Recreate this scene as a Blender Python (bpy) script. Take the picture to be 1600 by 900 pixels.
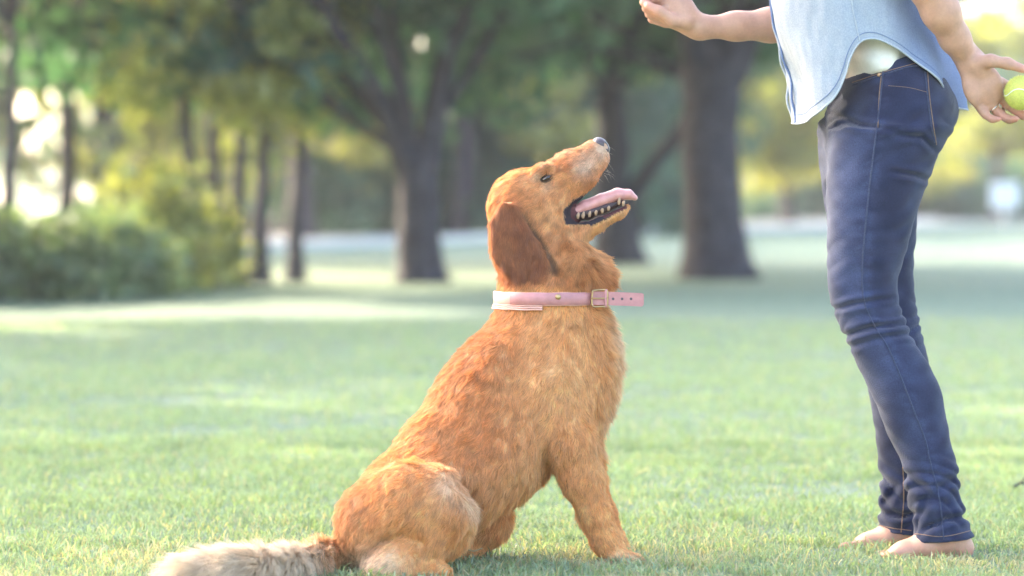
import bpy, math, random
import numpy as np
from mathutils import Vector, Matrix
from mathutils.bvhtree import BVHTree

for _o in list(bpy.data.objects):
    bpy.data.objects.remove(_o)
SC = bpy.context.scene
COL = SC.collection
rad = math.radians
rng = np.random.default_rng(7)
random.seed(7)

# ------------------------------------------------------------------ camera
FPX, CU, CV, HOR = 100 / 36 * 1600, 800.0, 450.0, 315.0
CAM_Z = 0.711
PITCH = math.atan((CV - HOR) / FPX)
cd = bpy.data.cameras.new('camera')
cam = bpy.data.objects.new('camera', cd)
COL.objects.link(cam)
cam.location = (0, 0, CAM_Z)
cam.rotation_euler = (math.pi / 2 - PITCH, 0, 0)
cd.lens, cd.sensor_width = 100, 36
cd.clip_start, cd.clip_end = 0.1, 2000
cd.dof.use_dof = True
cd.dof.focus_distance = 5.6
cd.dof.aperture_fstop = 2.4
SC.camera = cam

# ------------------------------------------------------------------ world, sun, exposure
HAZE = .0009
SUN_EL, SUN_AZ = 24.0, -48.0          # degrees; azimuth from +Y, negative is towards the camera's left
w = bpy.data.worlds.new('World')
SC.world = w
w.use_nodes = True
nt = w.node_tree
bg = nt.nodes['Background']
sky = nt.nodes.new('ShaderNodeTexSky')
sky.sky_type = 'NISHITA'
sky.sun_disc = False
sky.sun_elevation = rad(SUN_EL)
sky.sun_rotation = rad(SUN_AZ)
sky.air_density = 0.9
sky.dust_density = 4.0
sky.ozone_density = 0.2
nt.links.new(sky.outputs[0], bg.inputs[0])
bg.inputs[1].default_value = 0.15
sd = bpy.data.lights.new('sun', 'SUN')
sd.energy = 2.8
sd.angle = rad(1.0)
sd.color = (1.0, 0.87, 0.68)
sun = bpy.data.objects.new('sun', sd)
COL.objects.link(sun)
_az, _el = rad(SUN_AZ), rad(SUN_EL)
SUN_DIR = Vector((math.sin(_az) * math.cos(_el), math.cos(_az) * math.cos(_el), math.sin(_el)))
sun.rotation_euler = SUN_DIR.to_track_quat('Z', 'Y').to_euler()
sun.location = SUN_DIR * 60
vs = SC.view_settings
vs.view_transform, vs.look, vs.gamma = 'Standard', 'None', 1.0
vs.use_curve_mapping = False
vs.exposure = 3.12
SC.render.engine = 'CYCLES'
SC.cycles.use_denoising = True
SC.cycles.max_bounces = 6
SC.cycles.transparent_max_bounces = 6
SC.cycles_curves.shape = 'RIBBONS'

# ------------------------------------------------------------------ helpers
def P(u, v, y):
    """point of the place seen at photo pixel (u, v), at depth y metres"""
    dx, dz = (u - CU) / FPX, -(v - CV) / FPX
    fy = math.cos(PITCH) + dz * math.sin(PITCH)
    fz = -math.sin(PITCH) + dz * math.cos(PITCH)
    return np.array([dx / fy * y, y, CAM_Z + fz / fy * y])

def Pn(u, v, y):
    u, v, y = np.broadcast_arrays(np.asarray(u, float), np.asarray(v, float), np.asarray(y, float))
    dx, dz = (u - CU) / FPX, -(v - CV) / FPX
    fy = math.cos(PITCH) + dz * math.sin(PITCH)
    fz = -math.sin(PITCH) + dz * math.cos(PITCH)
    return np.stack([dx / fy * y, y, CAM_Z + fz / fy * y], -1)

def UV(p):
    """photo pixel of points p (n,3)"""
    p = np.asarray(p, float)
    x, y, z = p[..., 0], p[..., 1], p[..., 2] - CAM_Z
    d = y * math.cos(PITCH) - z * math.sin(PITCH)
    h = y * math.sin(PITCH) + z * math.cos(PITCH)
    return CU + FPX * x / d, CV - FPX * h / d

def ground_y(v):
    return CAM_Z * FPX / (v - HOR)

def smooth(a, b, x):
    t = np.clip((x - a) / (b - a), 0, 1)
    return t * t * (3 - 2 * t)

class Noise:
    """cheap smooth noise: sum of random plane waves, about -1..1"""
    def __init__(self, seed, freq, n=14, dim=3):
        r = np.random.default_rng(seed)
        k = r.normal(size=(n, dim))
        k /= np.linalg.norm(k, axis=1)[:, None]
        self.k = k * freq * r.uniform(.55, 1.6, n)[:, None] * 2 * math.pi
        self.ph = r.uniform(0, 2 * math.pi, n)
        self.n = n
    def __call__(self, p):
        out = 0
        for k, ph in zip(self.k, self.ph):
            out = out + np.sin(p @ k + ph)
        return out / math.sqrt(self.n) * 1.1

def catmull(xs, ys, n=160):
    xs, ys = np.asarray(xs, float), np.asarray(ys, float)
    m = np.gradient(ys, xs)
    q = np.linspace(xs[0], xs[-1], n)
    i = np.clip(np.searchsorted(xs, q) - 1, 0, len(xs) - 2)
    h = xs[i + 1] - xs[i]
    t = (q - xs[i]) / h
    r = ((2 * t**3 - 3 * t**2 + 1) * ys[i] + (t**3 - 2 * t**2 + t) * h * m[i]
         + (-2 * t**3 + 3 * t**2) * ys[i + 1] + (t**3 - t**2) * h * m[i + 1])
    return q, r

def link(o, parent=None):
    COL.objects.link(o)
    if parent is not None:
        o.parent = parent
        o.matrix_parent_inverse = Matrix.Translation(-Vector(parent.location)) @ Matrix.Identity(4) if parent.type == 'EMPTY' else Matrix.Identity(4)
    return o

def tag(o, label=None, cat=None, group=None, kind=None):
    if label: o['label'] = label
    if cat: o['category'] = cat
    if group: o['group'] = group
    if kind: o['kind'] = kind
    return o

def empty(name, loc, label=None, cat=None, group=None):
    o = bpy.data.objects.new(name, None)
    o.location = Vector([float(c) for c in loc])
    o.empty_display_size = 0.1
    COL.objects.link(o)
    return tag(o, label, cat, group)

def mesh_np(name, V, F, mat, parent=None, col=None, smoothed=True):
    """one mesh object from numpy arrays; F is (n,3) or (n,4), or a list of both"""
    me = bpy.data.meshes.new(name)
    V = np.asarray(V, np.float32)
    Fs = F if isinstance(F, list) else [F]
    Fs = [np.asarray(f, np.int32) for f in Fs if len(f)]
    me.vertices.add(len(V))
    me.vertices.foreach_set('co', V.ravel())
    loops = np.concatenate([f.ravel() for f in Fs])
    sizes = np.concatenate([np.full(len(f), f.shape[1], np.int32) for f in Fs])
    starts = np.concatenate([[0], np.cumsum(sizes)[:-1]]).astype(np.int32)
    me.loops.add(len(loops))
    me.loops.foreach_set('vertex_index', loops)
    me.polygons.add(len(sizes))
    me.polygons.foreach_set('loop_start', starts)
    me.update(calc_edges=True)
    me.polygons.foreach_set('use_smooth', np.full(len(sizes), smoothed, bool))
    if col is not None:
        c = np.ones((len(V), 4), np.float32)
        c[:, :3] = col
        a = me.attributes.new('col', 'FLOAT_COLOR', 'POINT')
        a.data.foreach_set('color', c.ravel())
    me.validate()
    if mat is not None:
        me.materials.append(mat)
    return link(bpy.data.objects.new(name, me), parent)

def tube(path, radii, seg=10, squash=None):
    """vertices and quads of a tapered tube along path (n,3)"""
    path = np.asarray(path, float)
    n = len(path)
    radii = np.broadcast_to(np.asarray(radii, float), (n,))
    tg = np.gradient(path, axis=0)
    tg /= np.linalg.norm(tg, axis=1)[:, None] + 1e-9
    ref = np.array([0, 0, 1.0]) if abs(tg[0][2]) < .9 else np.array([0, 1.0, 0])
    V = []
    for i in range(n):
        a = np.cross(tg[i], ref); a /= np.linalg.norm(a) + 1e-9
        b = np.cross(a, tg[i])
        ref = b
        an = np.linspace(0, 2 * math.pi, seg, endpoint=False)
        V.append(path[i] + radii[i] * (np.cos(an)[:, None] * a + np.sin(an)[:, None] * b))
    V = np.concatenate(V)
    i, j = np.meshgrid(np.arange(n - 1), np.arange(seg), indexing='ij')
    i, j = i.ravel(), j.ravel()
    k = (j + 1) % seg
    F = np.stack([i * seg + j, i * seg + k, (i + 1) * seg + k, (i + 1) * seg + j], 1)
    c0, c1 = len(V), len(V) + 1
    V = np.vstack([V, path[0], path[-1]])
    s = np.arange(seg); s2 = (s + 1) % seg
    T = np.vstack([np.stack([np.full(seg, c0), s2, s], 1), np.stack([np.full(seg, c1), (n - 1) * seg + s, (n - 1) * seg + s2], 1)])
    return V, F, T

def join(parts):
    V, Q, T, off = [], [], [], 0
    for v, q, t in parts:
        V.append(v); Q.append(q + off); T.append(t + off); off += len(v)
    return np.concatenate(V), [np.concatenate(Q), np.concatenate(T)]

def fine_path(pts, n=24):
    pts = np.asarray(pts, float)
    t = np.arange(len(pts))
    return np.stack([catmull(t, pts[:, i], n)[1] for i in range(pts.shape[1])], 1)

# ------------------------------------------------------------------ materials
def mat(name):
    m = bpy.data.materials.new(name)
    m.use_nodes = True
    nt = m.node_tree
    return m, nt, nt.nodes['Principled BSDF']

def N(nt, kind, **kw):
    n = nt.nodes.new(kind)
    for k, v in kw.items():
        if k in n.inputs.keys(): n.inputs[k].default_value = v
        else: setattr(n, k, v)
    return n

def ramp(nt, fac, stops):
    r = nt.nodes.new('ShaderNodeValToRGB')
    e = r.color_ramp.elements
    while len(e) < len(stops): e.new(.5)
    for el, (p, c) in zip(e, stops):
        el.position = p
        el.color = (*c, 1)
    nt.links.new(fac, r.inputs[0])
    return r.outputs[0]

def objcoord(nt):
    return nt.nodes.new('ShaderNodeTexCoord').outputs['Object']

def add_bump(nt, b, scale, strength, dist=.002, detail=4):
    n = N(nt, 'ShaderNodeTexNoise', Scale=scale, Detail=detail)
    nt.links.new(objcoord(nt), n.inputs['Vector'])
    bp = N(nt, 'ShaderNodeBump', Strength=strength, Distance=dist)
    nt.links.new(n.outputs['Fac'], bp.inputs['Height'])
    nt.links.new(bp.outputs[0], b.inputs['Normal'])
    return n

def mix_col(nt, a, b, fac, mode='MIX'):
    m = nt.nodes.new('ShaderNodeMix')
    m.data_type, m.blend_type = 'RGBA', mode
    for s, x in ((m.inputs['Factor'], fac), (m.inputs['A'], a), (m.inputs['B'], b)):
        if hasattr(x, 'links'): nt.links.new(x, s)
        elif isinstance(x, (int, float)): s.default_value = x
        else: s.default_value = (*x, 1)
    return m.outputs['Result']

def attr_mat(name, rough=.6, noise=0, amount=.15, bump=None, spec=.3, sss=0):
    m, nt, b = mat(name)
    a = N(nt, 'ShaderNodeAttribute', attribute_name='col')
    out = a.outputs['Color']
    if noise:
        n = N(nt, 'ShaderNodeTexNoise', Scale=noise, Detail=5)
        nt.links.new(objcoord(nt), n.inputs['Vector'])
        c = ramp(nt, n.outputs['Fac'], [(.25, (1 - amount,) * 3), (.75, (1 + amount,) * 3)])
        out = mix_col(nt, out, c, 1.0, 'MULTIPLY')
    nt.links.new(out, b.inputs['Base Color'])
    b.inputs['Roughness'].default_value = rough
    b.inputs['Specular IOR Level'].default_value = spec
    if sss:
        b.inputs['Subsurface Weight'].default_value = sss
        b.inputs['Subsurface Radius'].default_value = (1, .35, .2)
        b.inputs['Subsurface Scale'].default_value = .006
    if bump: add_bump(nt, b, *bump)
    return m

def plain_mat(name, col, rough=.6, metal=0, noise=60, amount=.12, bump=None, spec=.4):
    m, nt, b = mat(name)
    n = N(nt, 'ShaderNodeTexNoise', Scale=noise, Detail=5)
    nt.links.new(objcoord(nt), n.inputs['Vector'])
    c = ramp(nt, n.outputs['Fac'], [(.25, tuple(x * (1 - amount) for x in col)), (.75, tuple(min(1, x * (1 + amount)) for x in col))])
    nt.links.new(c, b.inputs['Base Color'])
    b.inputs['Roughness'].default_value = rough
    b.inputs['Metallic'].default_value = metal
    b.inputs['Specular IOR Level'].default_value = spec
    if bump: add_bump(nt, b, *bump)
    return m

def leaf_mat(name, trans=.45, gloss=.06):
    m, nt, b = mat(name)
    nt.nodes.remove(b)
    a = N(nt, 'ShaderNodeAttribute', attribute_name='col')
    d = N(nt, 'ShaderNodeBsdfDiffuse')
    t = N(nt, 'ShaderNodeBsdfTranslucent')
    g = N(nt, 'ShaderNodeBsdfGlossy', Roughness=.45)
    tc = mix_col(nt, a.outputs['Color'], (1.6, 1.6, .75), 1.0, 'MULTIPLY')
    nt.links.new(a.outputs['Color'], d.inputs['Color'])
    nt.links.new(tc, t.inputs['Color'])
    m1 = N(nt, 'ShaderNodeMixShader'); m1.inputs[0].default_value = trans
    nt.links.new(d.outputs[0], m1.inputs[1]); nt.links.new(t.outputs[0], m1.inputs[2])
    m2 = N(nt, 'ShaderNodeMixShader'); m2.inputs[0].default_value = gloss
    nt.links.new(m1.outputs[0], m2.inputs[1]); nt.links.new(g.outputs[0], m2.inputs[2])
    nt.links.new(m2.outputs[0], nt.nodes['Material Output'].inputs['Surface'])
    return m

M = {}
M['leaf'] = leaf_mat('leaf')
M['blade'] = leaf_mat('blade', .45, .05)
M['bark'] = plain_mat('bark', (.046, .042, .050), .9, noise=9, amount=.45, bump=(14, .8, .03), spec=.2)

# lawn: soft patches of greener and paler turf, darker than the blades that stand on it
m, nt, b = mat('lawn'); M['lawn'] = m
co = objcoord(nt)
n1 = N(nt, 'ShaderNodeTexNoise', Scale=.35, Detail=4); nt.links.new(co, n1.inputs['Vector'])
n2 = N(nt, 'ShaderNodeTexNoise', Scale=9.0, Detail=6); nt.links.new(co, n2.inputs['Vector'])
n3 = N(nt, 'ShaderNodeTexNoise', Scale=160.0, Detail=3); nt.links.new(co, n3.inputs['Vector'])
c1 = ramp(nt, n1.outputs['Fac'], [(.3, (.190, .262, .178)), (.7, (.245, .300, .215))])
c2 = ramp(nt, n2.outputs['Fac'], [(.3, (.75, .78, .72)), (.7, (1.18, 1.15, 1.12))])
c3 = ramp(nt, n3.outputs['Fac'], [(.3, (.6, .6, .6)), (.7, (1.3, 1.3, 1.3))])
c = mix_col(nt, mix_col(nt, c1, c2, 1.0, 'MULTIPLY'), c3, 1.0, 'MULTIPLY')
nt.links.new(c, b.inputs['Base Color'])
b.inputs['Roughness'].default_value = .75
b.inputs['Specular IOR Level'].default_value = .3
bp = N(nt, 'ShaderNodeBump', Strength=.7, Distance=.02)
nt.links.new(n3.outputs['Fac'], bp.inputs['Height']); nt.links.new(bp.outputs[0], b.inputs['Normal'])
M['road'] = plain_mat('road', (.34, .34, .36), .8, noise=3, amount=.1, bump=(80, .4, .004))
M['kerb'] = plain_mat('kerb', (.55, .54, .52), .8, noise=6, amount=.1)

# ------------------------------------------------------------------ setting: ground and road
def grid_sheet(name, xs, ys, z, m):
    X, Y = np.meshgrid(xs, ys, indexing='ij')
    V = np.stack([X, Y, np.full_like(X, z)], -1).reshape(-1, 3)
    nx, ny = len(xs), len(ys)
    i, j = np.meshgrid(np.arange(nx - 1), np.arange(ny - 1), indexing='ij')
    i, j = i.ravel(), j.ravel()
    F = np.stack([i * ny + j, (i + 1) * ny + j, (i + 1) * ny + j + 1, i * ny + j + 1], 1)
    return mesh_np(name, V, F, m)

lawn = grid_sheet('lawn', np.linspace(-300, 300, 13), np.linspace(-60, 480, 13), 0.0, M['lawn'])
tag(lawn, kind='structure')
# a pale road that crosses behind the trees and leads away to the right
ra = [P(-250, 405, ground_y(405)), P(480, 387, ground_y(387)), P(1000, 366, ground_y(366)), P(1600, 350, ground_y(350))]
rp = fine_path(np.array(ra) * [1, 1, 0], 40)
rp = np.vstack([rp[0] + (rp[0] - rp[1]) * 12, rp, rp[-1] + (rp[-1] - rp[-2]) * 30])
def strip(path, off0, off1, z0, z1=None):
    tg = np.gradient(path[:, :2], axis=0)
    tg /= np.linalg.norm(tg, axis=1)[:, None]
    nn = np.stack([-tg[:, 1], tg[:, 0]], 1)
    a, b_ = path[:, :2] + nn * off0, path[:, :2] + nn * off1
    n = len(path)
    rows = [(a, 0 if z1 else z0)] + ([(a, z1), (b_, z1)] if z1 else []) + [(b_, 0 if z1 else z0)]
    V = np.concatenate([np.column_stack([r, np.full(n, z)]) for r, z in rows])
    F = []
    for k in range(len(rows) - 1):
        i = np.arange(n - 1)
        F.append(np.stack([k * n + i, k * n + i + 1, (k + 1) * n + i + 1, (k + 1) * n + i], 1))
    return V, np.concatenate(F)
V, F = strip(rp, -.2, 7.5, .006)
tag(mesh_np('road', V, F, M['road'], smoothed=False), kind='structure')
for o0, o1 in ((-.42, -.2), (7.5, 7.72)):
    V, F = strip(rp, o0, o1, 0, .13)
    tag(mesh_np('kerb', V, F, M['kerb'], smoothed=False), kind='structure')

# ------------------------------------------------------------------ trees
def leaf_cloud(centres, radii, counts, size, cols, seed, droop=.25):
    """leaf blades scattered in clumps; each leaf is a folded diamond of two triangles"""
    r = np.random.default_rng(seed)
    C = np.repeat(np.asarray(centres), counts, 0)
    R = np.repeat(np.asarray(radii), counts, 0)
    n = len(C)
    d = r.normal(size=(n, 3)); d /= np.linalg.norm(d, axis=1)[:, None]
    p = C + d * (R * r.uniform(.15, 1, n)[:, None] ** .55)
    p[:, 2] = np.maximum(p[:, 2], .06)
    s = size * r.uniform(.6, 1.35, n)[:, None]
    ax = r.normal(size=(n, 3)); ax[:, 2] -= droop; ax /= np.linalg.norm(ax, axis=1)[:, None]
    sd_ = np.cross(ax, r.normal(size=(n, 3))); sd_ /= np.linalg.norm(sd_, axis=1)[:, None] + 1e-9
    up = np.cross(ax, sd_)
    V = np.stack([p - ax * s, p + sd_ * s * .5 + up * s * .15, p + ax * s, p - sd_ * s * .5 + up * s * .15], 1).reshape(-1, 3)
    b = np.arange(n)[:, None] * 4
    F = np.concatenate([b + [0, 1, 2], b + [0, 2, 3]])
    clump = np.repeat(r.uniform(.75, 1.3, len(counts)), counts)
    mixv = np.clip(np.repeat(r.uniform(0, 1, len(counts)), counts) + r.normal(0, .2, n), 0, 1)[:, None]
    c = (np.array(cols[0]) * (1 - mixv) + np.array(cols[1]) * mixv) * (clump * r.uniform(.8, 1.2, n))[:, None]
    return V, F, np.repeat(c, 4, 0)

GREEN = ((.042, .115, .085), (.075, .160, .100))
SUNLIT = ((.17, .20, .06), (.30, .29, .07))  # yellow sun glow put into the leaf colour
def branch_paths(base, limbs, seed):
    parts = []
    for pts, r0, r1 in limbs:
        path = fine_path(np.array(pts), 18)
        rr = np.linspace(r0, r1, 18)
        parts.append(tube(path, rr, 12))
    return join(parts)

def make_tree(name, label, base, limbs, crown, leaf=.11, nleaf=15000, cols=GREEN, group=None, seed=1, clump=.8, low=None, gap=None):
    """base: foot of the trunk; limbs: [(points relative to base, r0, r1)]; crown: list of ellipsoids (centre, radii) relative to base"""
    r = np.random.default_rng(seed)
    t = empty(name, base, label, 'tree', group)
    base = np.array(base, float)
    extra = []
    for c, rr in crown:                                   # boughs that reach into the crown
        c, rr = np.array(c, float), np.array(rr, float)
        tops = [np.array(l[0][-1], float) for l in limbs]
        for k in range(5):
            st = tops[r.integers(len(tops))]
            en = c + r.normal(size=3) * rr * .45
            mid = (st + en) / 2 + np.array([0, 0, .35]) + r.normal(size=3) * .15
            extra.append(([st, mid, en], limbs[-1][2] * .75, .025))
    V, F = branch_paths(base, [([base + np.array(p) for p in pts], a, b_) for pts, a, b_ in limbs + extra], seed)
    # root flare
    h = V[:, 2] - base[2]
    ctr = base[:2]
    fl = 1 + .55 * np.exp(-np.maximum(h, 0) / .16)
    near = np.linalg.norm(V[:, :2] - ctr, axis=1) < limbs[0][1] * 2.2
    V[near, :2] = ctr + (V[near, :2] - ctr) * fl[near][:, None]
    nz = Noise(seed + 50, 2.2)
    V[:, :2] += (nz(V) * limbs[0][1] * .06)[:, None]
    mesh_np('trunk', V, F, M['bark'], t)
    vol = np.array([np.prod(rr) for _, rr in crown]); vol = vol / vol.sum()
    CS, RS, CN = [], [], []
    for (c, rr), f in zip(crown, vol):
        nc = max(6, int(nleaf * f / 110))
        d = r.normal(size=(nc, 3)); d /= np.linalg.norm(d, axis=1)[:, None]
        q = np.array(c) + d * np.array(rr) * (r.uniform(.1, 1, nc) ** .42)[:, None] + base
        if low is not None: q[:, 2] = np.maximum(q[:, 2], low + r.uniform(0, .8, nc))
        keep = np.ones(nc, bool)
        if gap is not None: keep = gap(q)
        q = q[keep]
        CS.append(q); RS.append(np.column_stack([r.uniform(.5, 1.2, (len(q), 2)), r.uniform(.35, .8, len(q))]) * clump)
        CN.append(r.integers(70, 150, len(q)))
    V, F, C = leaf_cloud(np.concatenate(CS), np.concatenate(RS), np.concatenate(CN), leaf, cols, seed + 9)
    mesh_np('crown', V, F, M['leaf'], t, C, smoothed=False)
    return t

def rel(base, pts):
    """limb points given as (u, v, depth offset) photo pixels at the tree's own distance"""
    return [P(u, v, base[1] + dy) - np.array(base) for u, v, dy in pts]
def foot(u, v):
    y = ground_y(v); p = P(u, v, y); return np.array([p[0], p[1], 0.0])

B = foot(660, 442)
make_tree('oak_tree', 'big shade tree whose trunk forks low into a wide V', B,
          [(rel(B, [(660, 445, 0), (656, 360, 0), (652, 290, 0), (650, 250, 0)]), .175, .19),
           (rel(B, [(642, 275, 0), (618, 215, -.1), (592, 150, -.3), (545, 80, -.6), (470, -60, -1)]), .125, .06),
           (rel(B, [(662, 275, 0), (676, 205, .1), (688, 130, .3), (700, 40, .5), (720, -150, .8)]), .13, .07)],
          [((-1.2, -.3, 4.6), (3.6, 3.2, 2.6)), ((1.6, .2, 4.8), (3.0, 3.0, 2.6)), ((-2.6, -.6, 2.7), (2.2, 1.6, 1.1)), ((.6, -1.4, 3.1), (3.0, 1.4, .8))],
          .11, 26000, seed=11, low=1.55)
B = foot(1122, 436)
make_tree('oak_tree', 'thickest park tree with a single stout dark trunk standing behind the outstretched hand', B,
          [(rel(B, [(1124, 440, 0), (1116, 340, 0), (1108, 240, 0), (1112, 150, 0), (1118, 90, 0)]), .262, .28),
           (rel(B, [(1105, 120, 0), (1092, 60, -.1), (1082, -20, -.3), (1060, -150, -.5)]), .2, .1),
           (rel(B, [(1132, 120, 0), (1162, 60, .1), (1190, -10, .2), (1230, -140, .4)]), .2, .1)],
          [((0, 0, 5.2), (3.6, 3.4, 2.6)), ((-2.0, -1.0, 3.2), (2.2, 1.6, 1.0)), ((1.8, .6, 4.0), (2.6, 2.2, 1.5))],
          .11, 24000, seed=12, low=1.75)
B = foot(965, 412)
make_tree('oak_tree', 'leaning tree behind the dog with a low bough rising to one side', B,
          [(rel(B, [(968, 415, 0), (960, 350, 0), (955, 290, 0), (960, 220, 0), (950, 150, 0)]), .25, .17),
           (rel(B, [(968, 330, 0), (1000, 285, 0), (1030, 245, -.1), (1060, 205, -.2), (1100, 130, -.3)]), .12, .06)],
          [((-.6, .2, 4.6), (3.4, 3.0, 2.6)), ((1.8, 0, 3.3), (2.0, 2.0, 1.1)), ((-1.6, 0, 2.6), (1.6, 1.5, .8))],
          .12, 20000, seed=13, low=1.35)
young = [(405, 443, .085, 'straight'), (461, 440, .075, 'slender'), (368, 446, .075, 'thin'), (316, 448, .085, 'bent'), (8, 466, .075, 'lone')]
ylab = ['young tree with a straight bare stem between two thinner ones', 'slender young tree next to the forked shade tree',
        'thin young tree, third of the row from the forked shade tree', 'young tree with a bent stem beside the pale sunlit bushes',
        'young tree rising out of the low bushes at the end of the row']
for k, (u, v, r0, kind) in enumerate(young):
    B = foot(u, v)
    bend = 10 if kind != 'bent' else -26
    make_tree('young_tree', ylab[k], B,
              [(rel(B, [(u, v + 3, 0), (u - 2 + bend * .3, v - 90, 0), (u + bend * .6, v - 170, .1), (u + bend, v - 260, .1), (u + bend, v - 420, .1)]), r0, r0 * .45)],
              [((.1, 0, 2.5), (1.1, 1.0, 1.15)), ((-.2, .1, 3.6), (1.2, 1.2, 1.2))], .085, 5500, cols=SUNLIT if k in (0, 3) else GREEN,
              group='row of young trees', seed=30 + k, clump=.5, low=2.5 if kind == 'lone' else .7)

# trees added at the left, mostly out of view, to shade dog and lawn
for k, (x, y, s) in enumerate([(-9.5, 15.5, 1.0), (-17.0, 20.5, 1.1), (-24, 33, 1.2), (-4.2, 26.6, .72), (-3.35, 31.5, .75), (-5.9, 19.4, .72)]):
    B = np.array([x, y, 0.])
    make_tree('added_shade_tree', ['broad tree out of view, added to shade the dog', 'tall tree out of view, added behind the broad one for its shade',
              'tree far back out of view, added for its shade', 'tree added behind the bushes to shade the lawn', 'tree added behind the bent young tree to shade the thickest trunk', 'tree out of view by the lawn, added to shade the grass'][k], B,
              [([(0, 0, -.02), (.05, 0, 1.2), (0, .1, 2.4)], (.26 if k not in (3, 4) else .12) * s, (.22 if k not in (3, 4) else .10) * s), ([(0, .1, 2.2), (-.7, .3, 3.4), (-1.5, .4, 4.8)], .15 * s, .07), ([(0, .1, 2.2), (.6, -.2, 3.4), (1.3, -.4, 4.8)], .15 * s, .07)],
              [((0, 0, 5.2 * s), (4.3 * s, 4.0 * s, 2.7 * s)), ((.5, -.5, 3.4), (3.4 * s, 3 * s, .9))], .14, 12000, group='trees added for their shade', seed=60 + k, low=2.0 if k < 3 else 2.7 if k == 5 else 3.7)

# tree line along the far side of the road and low bushes
proto = []
for k in range(5):
    rr = np.random.default_rng(90 + k)
    t = make_tree('far_tree', 'x', (0, 0, 0), [([(0, 0, -.05), (.1, 0, 1.6), (-.1, .1, 3.4)], .22, .14), ([(0, 0, 2.4), (.9, .2, 3.8), (1.6, .2, 5.0)], .1, .05)],
                  [((0, 0, 5.0), (3.4, 3.0, 3.2)), ((-1.4, .3, 2.6), (2.2, 2.0, 1.9)), ((1.6, -.3, 3.0), (2.3, 2.0, 2.0))], .2, 9500 if k < 4 else 3200,
                  cols=SUNLIT if k in (1, 3, 4) else GREEN, seed=90 + k, clump=1.1, low=.5)
    proto.append(t)
used = set()
def place_copy(root, loc, rz, s, label, group):
    if root.name in used:
        r = root.copy(); COL.objects.link(r)
        for ch in root.children:
            c = ch.copy(); COL.objects.link(c); c.parent = r
    else:
        r = root; used.add(root.name)
    r.location = loc; r.rotation_euler = (0, 0, rz); r.scale = (s, s, s)
    r['label'] = label; r['group'] = group
    return r
def beyond(u):
    return ('beyond the row of young trees' if u < 400 else 'beyond the forked shade tree' if u < 800 else
            'beyond the leaning tree with the low bough' if u < 1130 else 'across the road behind the person')
far = [(-345, 43, 0), (-420, 49, 2), (170, 44, 4), (235, 52, 4), (345, 49, 4), (440, 62, 0), (540, 70, 2), (640, 66, 0), (735, 74, 2), (830, 66, 0),  # first two: unseen trees added to shade the far lawn
       (925, 78, 1), (1010, 74, 0), (1090, 86, 3), (1180, 118, 0), (1270, 128, 2), (1355, 122, 0), (1440, 132, 1), (1530, 126, 0), (1625, 128, 2), (1710, 118, 0), (1230, 92, 4), (1345, 88, 4), (1560, 96, 4), (1660, 84, 4), (470, 55, 4), (720, 60, 4), (-120, 84, 0), (-260, 78, 2), (-400, 86, 1), (-560, 80, 0), (-740, 84, 2), (1860, 120, 0), (2000, 118, 2)]
for k, (u, y, pk) in enumerate(far):
    p = P(u, 320, y)
    sc_ = .95 + .3 * random.random()
    place_copy(proto[pk], (p[0], y, 0), random.uniform(0, 6.28), sc_,
               ['dark green far tree', 'yellow-green far tree', 'dark rounded far tree', 'bright far tree with sunlight put into its leaf colour', 'thin-leaved yellow far tree'][pk] + ' ' + beyond(u),
               ['dark far trees', 'yellow-green far trees', 'rounded far trees', 'sunlit far trees', 'thin-leaved sunlit trees'][pk] + ' ' + beyond(u))

def make_bush(u, v, wpx, hpx, seed, cols, label):
    B = foot(u, v); s = FPX / B[1]
    t = empty('bush', B, label, 'bush', 'bushes along the lawn edge')
    r = np.random.default_rng(seed)
    wm, hm = wpx / s / 2, hpx / s
    nc = 22
    d = r.normal(size=(nc, 3)); d /= np.linalg.norm(d, axis=1)[:, None]; d[:, 2] = abs(d[:, 2])
    q = d * np.array([wm, wm * .8, hm * .9]) * (r.uniform(.2, 1, nc) ** .4)[:, None] + B
    V, F, C = leaf_cloud(q, np.tile([.42, .40, .40], (nc, 1)), np.full(nc, 95), .06, cols, seed)
    mesh_np('foliage', V, F, M['leaf'], t, C, smoothed=False)
    parts = [tube(fine_path(np.array([B, B + np.array([a * .3, b_ * .3, hm * .3]), B + np.array([a, b_, hm * .7])]), 8), np.linspace(.025, .008, 8), 6)
             for a, b_ in r.normal(0, wm * .4, (5, 2))]
    V, F = join(parts)
    mesh_np('stem', V, F, M['bark'], t)
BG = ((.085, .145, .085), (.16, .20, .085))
for k, (u, v, wp, hp, c, lab) in enumerate([
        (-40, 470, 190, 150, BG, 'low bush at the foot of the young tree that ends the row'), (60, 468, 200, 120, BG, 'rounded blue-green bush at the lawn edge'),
        (165, 464, 170, 120, BG, 'blue-green bush beside the rounded one'), (245, 455, 120, 200, SUNLIT, 'pale yellow-green bush, low sun put into its colour, near the bent young tree'),
        (300, 449, 90, 110, SUNLIT, 'small yellow-green bush at the foot of the bent young tree'),
        (-190, 474, 230, 210, BG, 'broad blue-green bush beyond the one at the end of the row'), (-380, 476, 240, 180, BG, 'low broad bush at the far end of the lawn edge')]):
    make_bush(u, v, wp, hp, 200 + k, c, lab)
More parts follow.
